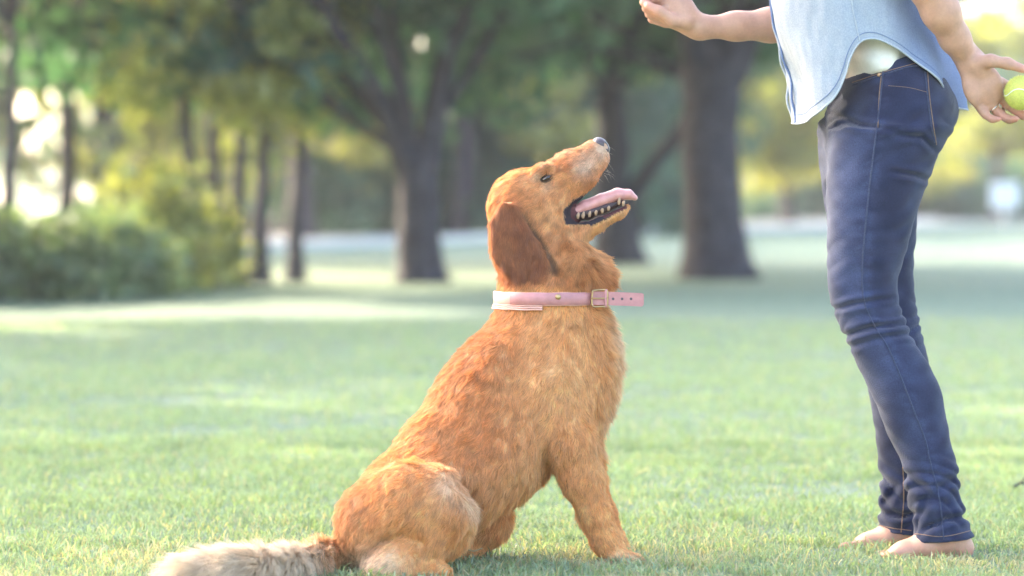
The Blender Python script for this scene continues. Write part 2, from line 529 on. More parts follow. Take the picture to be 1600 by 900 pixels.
# shrubs between the road and the far trees
def shrub_proto(seed, cols):
    t = empty('far_shrub', (0, 0, 0), 'x', 'shrub')
    r = np.random.default_rng(seed)
    nc = 26
    d = r.normal(size=(nc, 3)); d /= np.linalg.norm(d, axis=1)[:, None]; d[:, 2] = abs(d[:, 2])
    q = d * np.array([1.5, 1.0, 1.3]) * (r.uniform(.2, 1, nc) ** .45)[:, None]
    V, F, C = leaf_cloud(q + [0, 0, .1], np.tile([.5, .45, .4], (nc, 1)), np.full(nc, 70), .12, cols, seed)
    mesh_np('foliage', V, F, M['leaf'], t, C, smoothed=False)
    V, F = join([tube(fine_path(np.array([[0, 0, 0], [a * .3, b_ * .3, .5], [a, b_, 1.0]]), 8), np.linspace(.04, .012, 8), 6) for a, b_ in r.normal(0, .5, (5, 2))])
    mesh_np('stem', V, F, M['bark'], t)
    return t
sh = [shrub_proto(300, GREEN), shrub_proto(301, GREEN)]
for k, u in enumerate(list(range(190, 1100, 62)) + list(range(1140, 1700, 48))):
    y = (64 if u < 1100 else 112) + 5 * math.sin(k * 2.3)
    p = P(u, 320, y)
    place_copy(sh[k % 2], (p[0], y, 0), k * 1.7, (1.0 if u < 1100 else 1.7) * (1 + .2 * math.sin(k * 3.1)), 'dark green low shrub ' + beyond(u), 'far shrubs ' + beyond(u))

# the wood that closes the view behind the road
r = np.random.default_rng(400)
nc = 1900
wx = r.uniform(-110, 95, nc); wy = r.uniform(150, 172, nc)
wh = 9.5 + 3.0 * np.sin(wx * .21) + 1.6 * np.sin(wx * .57 + 1)
wz = wh * r.uniform(0, 1, nc) ** .8
keep = ~((wx < -24) & (wz > 6.0)) & ~((wx < -9) & (r.uniform(size=nc) < .75))
q = np.stack([wx, wy, wz], 1)[keep]
V, F, C = leaf_cloud(q, np.tile([1.7, 1.5, 1.3], (len(q), 1)), np.full(len(q), 60), .42, GREEN, 401)
wood = mesh_np('woodland', V, F, M['leaf'], None, C, smoothed=False)
tag(wood, 'dark wood closing the view far behind the road', 'woodland', kind='stuff')
#@@SUBJECTS
# ------------------------------------------------------------------ implicit surfaces
class Field:
    """signed distance field on a rectilinear grid whose spacing may vary"""
    def __init__(self, xs, ys, zs):
        self.ax = [np.asarray(a, np.float32) for a in (xs, ys, zs)]
        self.F = np.full([len(a) for a in self.ax], .08, np.float32)
    def box(self, lo, hi):
        sl = []
        for a, l, h in zip(self.ax, lo, hi):
            i0, i1 = np.searchsorted(a, l), np.searchsorted(a, h)
            sl.append(slice(max(i0 - 1, 0), min(i1 + 1, len(a))))
        X, Y, Z = np.meshgrid(*[a[s] for a, s in zip(self.ax, sl)], indexing='ij', sparse=True)
        return tuple(sl), X, Y, Z
    def put(self, sl, d, k, sub=False):
        A = self.F[sl]
        if sub:
            h = np.maximum(k - np.abs(-d - A), 0) / k
            self.F[sl] = np.maximum(A, -d) + h * h * k / 4
        else:
            h = np.maximum(k - np.abs(d - A), 0) / k
            self.F[sl] = np.minimum(A, d) - h * h * k / 4
    def cone(self, a, b, r1, r2, k=.02, ys=1.0, sub=False):
        a, b = np.asarray(a, float), np.asarray(b, float)
        m = max(r1, r2) + k + .05
        sl, X, Y, Z = self.box(np.minimum(a, b) - m, np.maximum(a, b) + m)
        if 0 in [s.stop - s.start for s in sl]: return
        ay, by = a[1] * ys, b[1] * ys
        ba = np.array([b[0] - a[0], by - ay, b[2] - a[2]])
        px, py, pz = X - a[0], Y * ys - ay, Z - a[2]
        t = np.clip((px * ba[0] + py * ba[1] + pz * ba[2]) / (ba @ ba + 1e-9), 0, 1)
        d = np.sqrt((px - t * ba[0])**2 + (py - t * ba[1])**2 + (pz - t * ba[2])**2) - (r1 + (r2 - r1) * t)
        self.put(sl, d.astype(np.float32), k, sub)
    def chain(self, pts, k=.02, ys=1.0):
        for (a, r1), (b, r2) in zip(pts[:-1], pts[1:]):
            self.cone(a, b, r1, r2, k, ys)
    def ell(self, c, r, rot=0, k=.02, sub=False):
        """ellipsoid, turned by rot in the x-z plane"""
        c, r = np.asarray(c, float), np.asarray(r, float)
        m = r.max() + k + .05
        sl, X, Y, Z = self.box(c - m, c + m)
        x, y, z = X - c[0], Y - c[1], Z - c[2]
        cs, sn = math.cos(rot), math.sin(rot)
        x, z = x * cs + z * sn, -x * sn + z * cs
        k0 = np.sqrt((x / r[0])**2 + (y / r[1])**2 + (z / r[2])**2) + 1e-6
        k1 = np.sqrt((x / r[0]**2)**2 + (y / r[1]**2)**2 + (z / r[2]**2)**2) + 1e-6
        self.put(sl, (k0 * (k0 - 1) / k1).astype(np.float32), k, sub)
    def surface(self, relax=2):
        F = self.F
        ins = F < 0
        nx, ny, nz = F.shape
        cnt = np.zeros((nx - 1, ny - 1, nz - 1), np.uint8)
        for a in (0, 1):
            for b_ in (0, 1):
                for c in (0, 1):
                    cnt += ins[a:nx - 1 + a, b_:ny - 1 + b_, c:nz - 1 + c]
        cells = np.argwhere((cnt > 0) & (cnt < 8))
        idx = np.full(cnt.shape, -1, np.int32)
        idx[tuple(cells.T)] = np.arange(len(cells))
        acc = np.zeros((len(cells), 3)); num = np.zeros(len(cells))
        corner = [(a, b_, c) for a in (0, 1) for b_ in (0, 1) for c in (0, 1)]
        for p in corner:
            for ax in range(3):
                if p[ax]: continue
                q = list(p); q[ax] = 1
                fp = F[tuple((cells + p).T)]; fq = F[tuple((cells + q).T)]
                s = (fp < 0) != (fq < 0)
                t = np.where(s, fp / np.where(s, fp - fq, 1), 0)
                e = np.repeat(np.array(p, float)[None], len(cells), 0)
                e[:, ax] += t
                acc[s] += e[s]; num[s] += 1
        g = cells + acc / num[:, None]
        V = np.stack([np.interp(g[:, i], np.arange(len(self.ax[i])), self.ax[i]) for i in range(3)], 1)
        Q = []
        for ax in range(3):
            o1, o2 = [(1, 2), (2, 0), (0, 1)][ax]
            sl0 = [slice(None)] * 3; sl1 = [slice(None)] * 3
            sl0[ax] = slice(0, -1); sl1[ax] = slice(1, None)
            ch = ins[tuple(sl0)] != ins[tuple(sl1)]
            e = np.argwhere(ch)
            ok = (e[:, o1] > 0) & (e[:, o2] > 0) & (e[:, o1] < F.shape[o1] - 1) & (e[:, o2] < F.shape[o2] - 1)
            e = e[ok]
            flip = ins[tuple(e.T)]
            def cell(d1, d2):
                c = e.copy(); c[:, o1] -= d1; c[:, o2] -= d2
                return idx[tuple(c.T)]
            q = np.stack([cell(1, 1), cell(0, 1), cell(0, 0), cell(1, 0)], 1)
            q[~flip] = q[~flip][:, ::-1]
            Q.append(q)
        Q = np.concatenate(Q)
        for _ in range(relax):
            e = np.concatenate([Q[:, [0, 1]], Q[:, [1, 2]], Q[:, [2, 3]], Q[:, [3, 0]]])
            n = len(V)
            c = np.bincount(e[:, 0], minlength=n) + np.bincount(e[:, 1], minlength=n)
            S = np.stack([np.bincount(e[:, 0], V[e[:, 1], i], n) + np.bincount(e[:, 1], V[e[:, 0], i], n) for i in range(3)], 1)
            V = V * .5 + .5 * S / np.maximum(c, 1)[:, None]
        return V, Q

def axis(segs):
    """grid coordinates with a spacing per stretch: [(from, to, step), ...]"""
    out = []
    for a, b_, s in segs:
        out.append(np.arange(a, b_, s))
    return np.concatenate(out + [[segs[-1][1]]])

def vnormals(V, Q):
    n = np.cross(V[Q[:, 2]] - V[Q[:, 0]], V[Q[:, 3]] - V[Q[:, 1]])
    S = np.stack([sum(np.bincount(Q[:, j], n[:, i], len(V)) for j in range(4)) for i in range(3)], 1)
    return S / (np.linalg.norm(S, axis=1)[:, None] + 1e-12)

def seg_dist(u, v, pts):
    """distance in pixels from (u, v) to a polyline, and the position 0..1 along it"""
    best = np.full(np.shape(u), 1e9); along = np.zeros(np.shape(u))
    n = len(pts) - 1
    for i in range(n):
        (a, b_), (c, d) = pts[i], pts[i + 1]
        du, dv = c - a, d - b_
        t = np.clip(((u - a) * du + (v - b_) * dv) / (du * du + dv * dv), 0, 1)
        q = np.hypot(u - a - t * du, v - b_ - t * dv)
        m = q < best
        best = np.where(m, q, best); along = np.where(m, (i + t) / n, along)
    return best, along

def poly_sdf(u, v, pts):
    pts = np.asarray(pts, float)
    d, _ = seg_dist(u, v, list(map(tuple, pts)) + [tuple(pts[0])])
    ins = np.zeros(np.shape(u), bool)
    j = len(pts) - 1
    for i in range(len(pts)):
        yi, yj = pts[i, 1], pts[j, 1]
        c = ((yi > v) != (yj > v)) & (u < (pts[j, 0] - pts[i, 0]) * (v - yi) / (yj - yi + 1e-9) + pts[i, 0])
        ins ^= c
        j = i
    return np.where(ins, -d, d)

# ------------------------------------------------------------------ the dog
DY = 5.65                                   # depth of the dog's chest; the rump sits nearer to the camera
PX = FPX / DY
def D(u, v, dy=0.0): return P(u, v, DY + dy)
def R(px): return px / PX
f = Field(axis([(D(470, 500)[0], D(748, 500)[0], .0055), (D(748, 500)[0], D(1010, 500)[0], .0032)]),
          np.arange(DY - .40, DY + .24, .0055),
          axis([(-.03, D(800, 490)[2], .0055), (D(800, 490)[2], D(800, 195)[2], .0030)]))
# trunk of the body, rump to neck
body = [((604, 846, -.16), 55), ((654, 786, -.13), 79), ((708, 730, -.09), 90), ((774, 668, -.045), 104), ((836, 604, -.01), 101), ((860, 548, .0), 86), ((858, 480, .01), 77), ((852, 410, .02), 68)]
f.chain([(D(*p), R(r)) for p, r in body], k=.03, ys=1.14)
f.ell(D(640, 812, -.15), (R(120), .15, R(88)), rot=rad(38), k=.04)          # haunches
f.ell(D(900, 588, -.0), (R(56), .11, R(100)), rot=rad(-6), k=.05)          # forechest
f.ell(D(765, 715, -.06), (R(88), .135, R(66)), rot=rad(28), k=.05)          # belly
f.ell(D(775, 600, -.02), (R(70), .115, R(100)), rot=rad(-38), k=.05)        # withers
f.ell(D(906, 420, .02), (R(44), .07, R(32)), rot=rad(-40), k=.03)          # throat ruff
# front legs
for s, du in ((-1, 0), (1, 8)):
    yy = .095 * s
    f.chain([(D(858 + du, 610, yy * .9), R(54)), (D(884 + du, 690, yy * 1.05), R(41)), (D(906 + du, 745, yy * 1.05), R(30)), (D(930 + du, 805, yy), R(23)), (D(946 + du, 845, yy), R(20)), (D(961 + du, 866, yy), R(19))], k=.022)
    for t in (-.024, -.008, .008, .024):                                     # toes
        f.cone(D(962 + du, 869, yy + t * .7), D(999 + du - abs(t) * 300, 876 - (s > 0) * 4, yy + t), R(13.5), R(10), k=.006)
# hind legs: near one folded with the knee up, far one behind the belly
f.chain([(D(590, 815, -.235), R(62)), (D(640, 790, -.255), R(60)), (D(688, 788, -.265), R(47)), (D(700, 800, -.262), R(40))], k=.03)
f.chain([(D(696, 806, -.262), R(40)), (D(655, 845, -.275), R(36)), (D(605, 884, -.28), R(27)), (D(596, 896, -.28), R(24))], k=.03)
f.chain([(D(600, 890, -.28), R(24)), (D(640, 898, -.29), R(20)), (D(690, 897, -.30), R(17))], k=.02)
f.ell(D(616, 888, -.305), (R(42), .045, R(38)), rot=rad(20), k=.012)
f.chain([(D(720, 790, .03), R(44)), (D(760, 815, .03), R(34)), (D(705, 862, .01), R(26)), (D(690, 872, .0), R(22)), (D(742, 876, .0), R(14))], k=.025)
# tail lying on the grass
tail_pts = [(520, 868, -.20), (482, 892, -.30), (430, 905, -.40), (360, 903, -.45), (310, 910, -.46), (272, 918, -.46)]
f.chain([(D(*p), R(r)) for p, r in zip(tail_pts[:2], (22, 18))], k=.02)
# head
f.ell(D(822, 324, .03), (R(60), .066, R(60)), k=.02)
f.ell(D(846, 345, .03), (R(48), .060, R(48)), k=.03)
f.chain([(D(858, 298, .03), R(42)), (D(893, 270, .03), R(31)), (D(927, 243, .03), R(24))], k=.02)
f.chain([(D(884, 296, .03), R(30)), (D(912, 270, .03), R(24)), (D(928, 251, .03), R(20))], k=.012)       # upper lips
f.ell(D(936, 232, .03), (R(15), .018, R(14)), k=.010)
f.ell(D(846, 268, -.008), (R(17), .018, R(12)), rot=rad(28), k=.012)                                   # brows
f.ell(D(846, 268, .068), (R(17), .018, R(12)), rot=rad(28), k=.012)
f.chain([(D(868, 356, .03), R(38)), (D(900, 362, .03), R(19)), (D(935, 345, .03), R(13)), (D(966, 331, .03), R(10)), (D(976, 324, .03), R(8))], k=.010, ys=.72)  # lower jaw
# mouth opening and the trough of the lower jaw
sl, X, Y, Z = f.box(D(870, 365, -.06), D(1005, 245, .12))
Pg = np.stack(np.broadcast_arrays(X, Y, Z), -1).reshape(-1, 3)
uu, vv = UV(Pg)
mo = poly_sdf(uu, vv, [(889, 340), (891, 329), (906, 314), (922, 303), (938, 285), (955, 262), (1004, 262), (1004, 312), (976, 318), (948, 330), (918, 343), (900, 346)]) / PX
f.put(sl, mo.reshape(f.F[sl].shape).astype(np.float32), .006, sub=True)
sl, X, Y, Z = f.box(D(880, 362, -.02), D(985, 300, .08))
Pg = np.stack(np.broadcast_arrays(X, Y, Z), -1).reshape(-1, 3)
uu, vv = UV(Pg)
tr = np.maximum(poly_sdf(uu, vv, [(885, 330), (975, 305), (976, 322), (945, 336), (915, 350), (890, 352)]) / PX, np.abs(Pg[:, 1] - DY - .03) - .017)
f.put(sl, tr.reshape(f.F[sl].shape).astype(np.float32), .005, sub=True)
f.ell(D(896, 335, .03), (R(17), .021, R(15)), k=.004)
f.ell(D(853, 278, -.031), (R(9), .012, R(7)), rot=rad(20), k=.006, sub=True)                            # eye sockets
f.ell(D(853, 278, .091), (R(9), .012, R(7)), rot=rad(20), k=.006, sub=True)
# ears: hanging flaps
EAR = [(784, 312), (806, 318), (824, 350), (842, 380), (856, 406), (855, 424), (836, 432), (806, 430), (776, 420), (765, 385), (764, 345)]
for s, yc in ((-1, .03 - .074), (1, .03 + .074)):
    sl, X, Y, Z = f.box(D(750, 445, -.1 if s < 0 else .05), D(875, 300, .0 if s < 0 else .16))
    Pg = np.stack(np.broadcast_arrays(X, Y, Z), -1).reshape(-1, 3)
    uu, vv = UV(Pg)
    e2 = poly_sdf(uu, vv, EAR) / PX + .006
    yo = DY + yc + s * (.004 + .010 * np.sin(np.clip((vv - 315) / 110, 0, 1) * 2.6)) - s * .010 * np.clip((800 - uu) / 40, 0, 1)
    thick = np.abs(Pg[:, 1] - yo) - .0065
    d = np.minimum(np.maximum(e2, thick), 0) + np.sqrt(np.maximum(e2, 0)**2 + np.maximum(thick, 0)**2) - .003
    f.put(sl, d.reshape(f.F[sl].shape).astype(np.float32), .012)
# shape the big masses: shoulder hollow, flank fold, elbow crease
def dent(F_, pts, depth, wpx, y0, y1):
    sl, X, Y, Z = F_.box(P(min(p[0] for p in pts) - 60, max(p[1] for p in pts) + 60, (y0 + y1) / 2) - [0, (y1 - y0) / 2, 0],
                         P(max(p[0] for p in pts) + 60, min(p[1] for p in pts) - 60, (y0 + y1) / 2) + [0, (y1 - y0) / 2, 0])
    Pg = np.stack(np.broadcast_arrays(X, Y, Z), -1).reshape(-1, 3)
    uu, vv = UV(Pg)
    d, t = seg_dist(uu, vv, pts)
    F_.F[sl] += (depth * np.exp(-(d / wpx)**2) * np.sin(np.clip(t, .0, 1) * math.pi * .9 + .15)).reshape(F_.F[sl].shape).astype(np.float32)
dent(f, [(692, 748), (716, 755), (742, 782), (744, 815), (722, 845)], .019, 11, DY - .4, DY - .1)
dent(f, [(868, 775), (852, 735), (862, 690)], .014, 16, DY - .25, DY - .06)
dent(f, [(790, 545), (805, 590), (800, 640)], .008, 24, DY - .25, DY - .05)
dent(f, [(905, 500), (930, 560), (938, 630)], .006, 14, DY - .25, DY - .03)
dent(f, [(572, 876), (594, 846), (630, 834), (660, 846), (672, 876)], .016, 8, DY - .45, DY - .2)
f.F += .0025 * np.float32(1) * 0
DV, DQ = f.surface(3)
DN = vnormals(DV, DQ)
du, dv = UV(DV)

# coat colours, by place on the body
GOLD, RED, LIGHT, CREAM = np.array([.80, .355, .105]), np.array([.58, .215, .060]), np.array([.87, .52, .235]), np.array([.80, .66, .50])
nzA, nzB = Noise(1, 9), Noise(2, 26)
def coat(p):
    u, v = UV(p)
    n = nzA(p) * .5 + nzB(p) * .3
    c = np.repeat(GOLD[None], len(u), 0)
    def blend(c, tgt, w):
        w = np.clip(w, 0, 1)[:, None]
        return c * (1 - w) + tgt * w
    def spot(cu, cv, r, soft=1.0): return np.exp(-(np.hypot(u - cu, v - cv) / r)**2)
    c = blend(c, LIGHT, .45 + .28 * n)
    c = blend(c, RED, .75 * spot(750, 560, 75) + .65 * spot(770, 690, 75) + .5 * spot(640, 670, 80) + .5 * spot(880, 690, 30))
    c = blend(c, LIGHT, .7 * spot(880, 600, 80) + .5 * spot(830, 740, 60))
    back, _ = seg_dist(u, v, [(770, 480), (690, 580), (615, 665), (550, 765), (505, 870)])
    c = blend(c, np.array([.50, .225, .095]), np.exp(-(back / 38)**2) * .7)
    c = blend(c, CREAM, .50 * spot(700, 760, 26) + .5 * spot(732, 785, 16) + .6 * spot(600, 885, 34) + .5 * spot(560, 880, 30))
    c = blend(c, CREAM, smooth(500, 455, u) * smooth(840, 862, v) * .9)
    fringe, _ = seg_dist(u, v, [(955, 490), (974, 570), (968, 620), (945, 690)])
    c = blend(c, CREAM, np.exp(-(fringe / 12)**2) * .7)  # rim light down the chest edge, put into the coat colour
    c = blend(c, CREAM, .6 * smooth(855, 885, v) * smooth(930, 960, u))
    # head
    head = smooth(455, 430, v) * smooth(700, 740, u)
    c = blend(c, np.array([.58, .220, .066]), head * .85)
    c = blend(c, LIGHT, head * (.6 * spot(865, 330, 34) + .6 * spot(905, 400, 40) + .35 * spot(800, 285, 30)))
    ear = smooth(6, -6, poly_sdf(u, v, EAR))
    c = blend(c, np.array([.37, .125, .042]), head * ear * (.9 + .2 * n))
    mz, t = seg_dist(u, v, [(912, 262), (944, 232)])
    c = blend(c, np.array([.72, .50, .36]), head * np.exp(-(mz / 17)**2) * .8)
    c = blend(c, np.array([.62, .42, .27]), head * (.9 * spot(840, 276, 8) + .6 * spot(856, 292, 9)))
    bridge, _ = seg_dist(u, v, [(850, 256), (925, 214)])
    c = blend(c, np.array([.62, .42, .28]), head * np.exp(-(bridge / 6)**2) * .6)
    c = blend(c, LIGHT, head * np.exp(-(seg_dist(u, v, [(915, 368), (980, 326)])[0] / 8)**2) * .7)
    return np.clip(c * (1 + .10 * nzB(p * 2.3))[:, None], .01, .9)
LIPS = [(944, 268), (936, 285), (920, 302), (898, 315), (887, 330), (890, 345), (915, 348), (945, 337), (974, 321)]
def mouth_mask(p):
    u, v = UV(p)
    d, t = seg_dist(u, v, LIPS)
    wdt = np.interp(t, [0, .3, .5, .62, .75, 1], [2.0, 3.2, 7, 9, 9, 4.5])
    inside = smooth(2, -3, poly_sdf(u, v, [(889, 340), (891, 329), (906, 314), (922, 303), (938, 285), (955, 262), (1004, 262), (1004, 312), (976, 318), (948, 330), (918, 343), (900, 346)]))
    return np.maximum(smooth(wdt + 1.5, wdt - 1.5, d), inside) * (u > 880) * (v < 352)
dc = coat(DV) * .7
mm = mouth_mask(DV)
dc = dc * (1 - mm[:, None]) + mm[:, None] * np.array([.022, .017, .024])
inner = (np.abs(DV[:, 1] - DY - .03) < .022) & (poly_sdf(du, dv, [(885, 325), (975, 300), (977, 324), (945, 338), (915, 352), (888, 354)]) < 3)
dc[inner] = [.09, .028, .032]
mm = np.maximum(mm, inner)
eye_d = np.hypot(((du - 854) * .9 - (dv - 278) * .42) * .85, ((du - 854) * .42 + (dv - 278) * .9) * 1.35)
em = smooth(11, 7.5, eye_d) * (np.abs(DV[:, 1] - DY - .03) > .02)
dc = dc * (1 - em[:, None]) + em[:, None] * np.array([.03, .022, .02])
# shade in the hollow between ear and cheek, put into the skin colour
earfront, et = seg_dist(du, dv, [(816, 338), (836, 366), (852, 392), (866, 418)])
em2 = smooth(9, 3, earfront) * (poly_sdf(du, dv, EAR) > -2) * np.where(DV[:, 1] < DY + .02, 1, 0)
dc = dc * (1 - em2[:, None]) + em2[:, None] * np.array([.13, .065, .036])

M['dog_skin'] = attr_mat('dog_skin', .7, 220, .2, spec=.15)
m, nt, b = mat('fur'); M['fur'] = m
nt.nodes.remove(b)
a = N(nt, 'ShaderNodeAttribute', attribute_name='col')
h = N(nt, 'ShaderNodeBsdfDiffuse'); tr_ = N(nt, 'ShaderNodeBsdfTranslucent'); gl = N(nt, 'ShaderNodeBsdfGlossy', Roughness=.5)
nt.links.new(a.outputs['Color'], h.inputs['Color']); nt.links.new(a.outputs['Color'], tr_.inputs['Color'])
m1 = N(nt, 'ShaderNodeMixShader'); m1.inputs[0].default_value = .4
m2 = N(nt, 'ShaderNodeMixShader'); m2.inputs[0].default_value = .05
nt.links.new(h.outputs[0], m1.inputs[1]); nt.links.new(tr_.outputs[0], m1.inputs[2])
nt.links.new(m1.outputs[0], m2.inputs[1]); nt.links.new(gl.outputs[0], m2.inputs[2])
nt.links.new(m2.outputs[0], nt.nodes['Material Output'].inputs['Surface'])
M['nose'] = plain_mat('nose', (.075, .055, .062), .35, noise=300, amount=.3, bump=(420, .5, .001), spec=.5)
M['tongue'] = plain_mat('tongue', (.60, .265, .24), .38, noise=60, amount=.12, bump=(500, .4, .001), spec=.5)
M['gum'] = plain_mat('gum', (.045, .022, .026), .35, noise=120, amount=.3)
M['tooth'] = plain_mat('tooth', (.44, .27, .16), .3, noise=90, amount=.08)
M['eye'] = plain_mat('eye', (.018, .010, .008), .06, noise=40, amount=.2, spec=.7)
M['collar'] = plain_mat('collar', (.46, .20, .195), .55, noise=45, amount=.16, bump=(160, .4, .001))
M['collar_pale'] = plain_mat('collar_pale', (.64, .37, .31), .7, noise=40, amount=.14, bump=(120, .5, .001))
M['brass'] = plain_mat('brass', (.48, .33, .17), .38, 1.0, noise=80, amount=.15)

dog_base = D(740, 800); dog_base[2] = 0
dog = empty('dog', dog_base, 'golden-red dog sitting on the lawn, head raised and mouth open', 'dog')
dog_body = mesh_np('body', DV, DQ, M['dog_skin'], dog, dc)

# tail: a body of its own shape inside a long plume of hair
tp = fine_path(np.array([D(*p) for p in tail_pts]), 30)
tr0 = R(1) * np.interp(np.linspace(0, 1, 30), [0, .2, .55, .85, 1], [20, 17, 20, 15, 4])
tp[:, 2] = np.maximum(tp[:, 2], tr0 + .012)
TV, TQ, TT = tube(tp, tr0, 12)
mesh_np('tail', TV, [TQ, TT], M['dog_skin'], dog, np.tile(CREAM * .8, (len(TV), 1)))

def hair_object(name, P0, T, length, width, colr, mtl, parent, npt=5, curl=None, droop=.0):
    """P0 roots, T unit directions: one curves object"""
    n = len(P0)
    t = np.linspace(0, 1, npt)
    pos = P0[:, None] + T[:, None] * (length[:, None] * t)[..., None]
    if curl is not None: pos = pos + curl[:, None] * (t ** 1.7)[None, :, None]
    pos[:, :, 2] -= droop * (length[:, None] * t**2)
    pos[:, :, 2] = np.maximum(pos[:, :, 2], .004)
    cv = bpy.data.hair_curves.new(name)
    cv.add_curves([npt] * n)
    cv.attributes['position'].data.foreach_set('vector', pos.astype(np.float32).ravel())
    ra_ = cv.attributes.get('radius') or cv.attributes.new('radius', 'FLOAT', 'POINT')
    rr = width[:, None] * np.array([1, .95, .85, .62, .12])[None] if npt == 5 else width[:, None] * np.linspace(1, .1, npt)[None]
    ra_.data.foreach_set('value', rr.astype(np.float32).ravel())
    ca = cv.attributes.new('col', 'FLOAT_COLOR', 'CURVE')
    c4 = np.ones((n, 4), np.float32); c4[:, :3] = colr
    ca.data.foreach_set('color', c4.ravel())
    cv.materials.append(mtl)
    o = link(bpy.data.objects.new(name, cv), parent)
    o['kind'] = 'stuff'
    return o

def sample(V, Q, n, wt=None, seed=3):
    r = np.random.default_rng(seed)
    T = np.concatenate([Q[:, [0, 1, 2]], Q[:, [0, 2, 3]]])
    A = np.linalg.norm(np.cross(V[T[:, 1]] - V[T[:, 0]], V[T[:, 2]] - V[T[:, 0]]), axis=1)
    if wt is not None: A = A * wt[T].mean(1)
    c = np.cumsum(A); i = np.searchsorted(c, r.uniform(0, c[-1], n))
    a, b_ = r.uniform(size=(2, n)); s = a + b_ > 1; a[s], b_[s] = 1 - a[s], 1 - b_[s]
    return T[i], np.stack([1 - a - b_, a, b_], 1)

def lerp_attr(A, T, W):
    return (A[T] * W[..., None]).sum(1)

# coat: length and lie of the hair change over the body
bare = np.clip(mm + em + 0, 0, 1)
nose_d = poly_sdf(du, dv, [(926, 208), (942, 210), (954, 226), (952, 240), (938, 238), (928, 226)])
headw = smooth(452, 436, dv) * (du > 740)
wt = (1 - bare) * np.where(nose_d < 0, 0, 1) * (1 + 2.2 * headw) * np.where(DV[:, 1] > DY + .12, .5, 1)
wt *= np.where(np.abs(DV[:, 1] - DY - .03) < .021, np.where((mm > .3), 0, 1), 1)
T, W = sample(DV, DQ, 320000, wt)
p0, nn = lerp_attr(DV, T, W), lerp_attr(DN, T, W)
nn /= np.linalg.norm(nn, axis=1)[:, None] + 1e-9
u, v = UV(p0)
hd = smooth(455, 425, v) * smooth(735, 750, u)
leg = smooth(735, 790, v) * smooth(850, 880, u)
# lie of the coat in the picture plane (u right, v down), then into the place
fx = np.full(len(u), -.38); fv = np.full(len(u), .92)
fx = np.where(u > 880, np.interp(u, [880, 970], [-.15, .10]), fx)
hx, hv = u - 960, v - 205
hl = np.hypot(hx, hv) + 1
fx = fx * (1 - hd) + hd * hx / hl; fv = fv * (1 - hd) + hd * hv / hl
eard = smooth(6, -4, poly_sdf(u, v, EAR)) * hd
fx = fx * (1 - eard) + .12 * eard; fv = fv * (1 - eard) + eard
fx = fx * (1 - leg) + .25 * leg; fv = fv * (1 - leg) + leg
hind = smooth(745, 790, v) * smooth(760, 730, u)
fx = fx * (1 - hind) + -.55 * hind; fv = fv * (1 - hind) + .8 * hind
flow = np.stack([fx, -.12 * np.sign(nn[:, 1]) * 0, -fv], 1)
n1, n2, n3 = Noise(21, 16), Noise(22, 16), Noise(23, 40)
flow[:, 0] += .24 * n1(p0) * (1 - hd * .6) + .08 * n3(p0); flow[:, 1] += .22 * n2(p0); flow[:, 2] += .18 * n3(p0 + 3)
flow -= nn * (flow * nn).sum(1)[:, None]
flow /= np.linalg.norm(flow, axis=1)[:, None] + 1e-9
L = np.full(len(u), .0130)
L = L * (1 - hd) + hd * .009
ruff = np.exp(-(np.hypot(u - 930, v - 425) / 46)**2)
L += ruff * .024 + .006 * eard + .010 * eard * smooth(395, 425, v)
L *= 1 - .75 * np.exp(-((v - 464) / 20)**2) * (u > 740)
L += .014 * np.exp(-(seg_dist(u, v, [(950, 490), (972, 570), (966, 620), (942, 690)])[0] / 24)**2)
L += .007 * np.exp(-(np.hypot(u - 800, v - 790) / 50)**2)                       # belly fringe
L = L * (1 - leg * .45)
L += .022 * np.exp(-(seg_dist(u, v, [(868, 770), (888, 815), (908, 850)])[0] / 9)**2)   # feathers behind the foreleg
L += .012 * np.exp(-(np.hypot(u - 735, v - 795) / 26)**2)
L = np.where((np.hypot(u - 855, v - 278) < 22) | ((u > 900) & (v < 290)), .0055, L)
L = np.where((u > 880) & (v < 352) & (v > 255), np.minimum(L, .0055), L)
L = np.where(v > 862, L * .6, L)
L = np.where((v > 852) & (u > 915), .005, L)
fr_, _ = seg_dist(u, v, [(950, 490), (968, 570), (962, 620), (940, 690)])
lift = .29 + .12 * n3(p0 * .7 + 9) - .2 * hd + 1.0 * ruff + .25 * np.exp(-(fr_ / 22)**2)
T3 = flow + nn * np.clip(lift, .12, 1.1)[:, None] + rng.normal(0, .12, (len(u), 3))
T3 /= np.linalg.norm(T3, axis=1)[:, None]
L = L * rng.uniform(.65, 1.25, len(u))
curl = np.stack([n2(p0 * 2.2), n1(p0 * 2.2 + 5), n3(p0 * .8 + 2)], 1) * (L * .20)[:, None]
strand = Noise(24, 55)(p0 * np.array([1.6, 1, .55]))
hc = np.clip(coat(p0) * (rng.uniform(.72, 1.25, len(u)) * (1 + .07 * strand * (1 - .5 * hd)))[:, None], .01, .92)
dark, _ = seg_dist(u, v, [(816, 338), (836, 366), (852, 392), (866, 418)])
dk = .8 * smooth(12, 3, dark) * (poly_sdf(u, v, EAR) > 0) * hd  # same ear hollow shade, put into the hair colour
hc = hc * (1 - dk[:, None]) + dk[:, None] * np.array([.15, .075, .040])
hair_object('fur', p0, T3, L, np.where(hd > .5, .00030, .00038) * rng.uniform(.8, 1.3, len(u)), hc, M['fur'], dog, curl=curl, droop=.12)

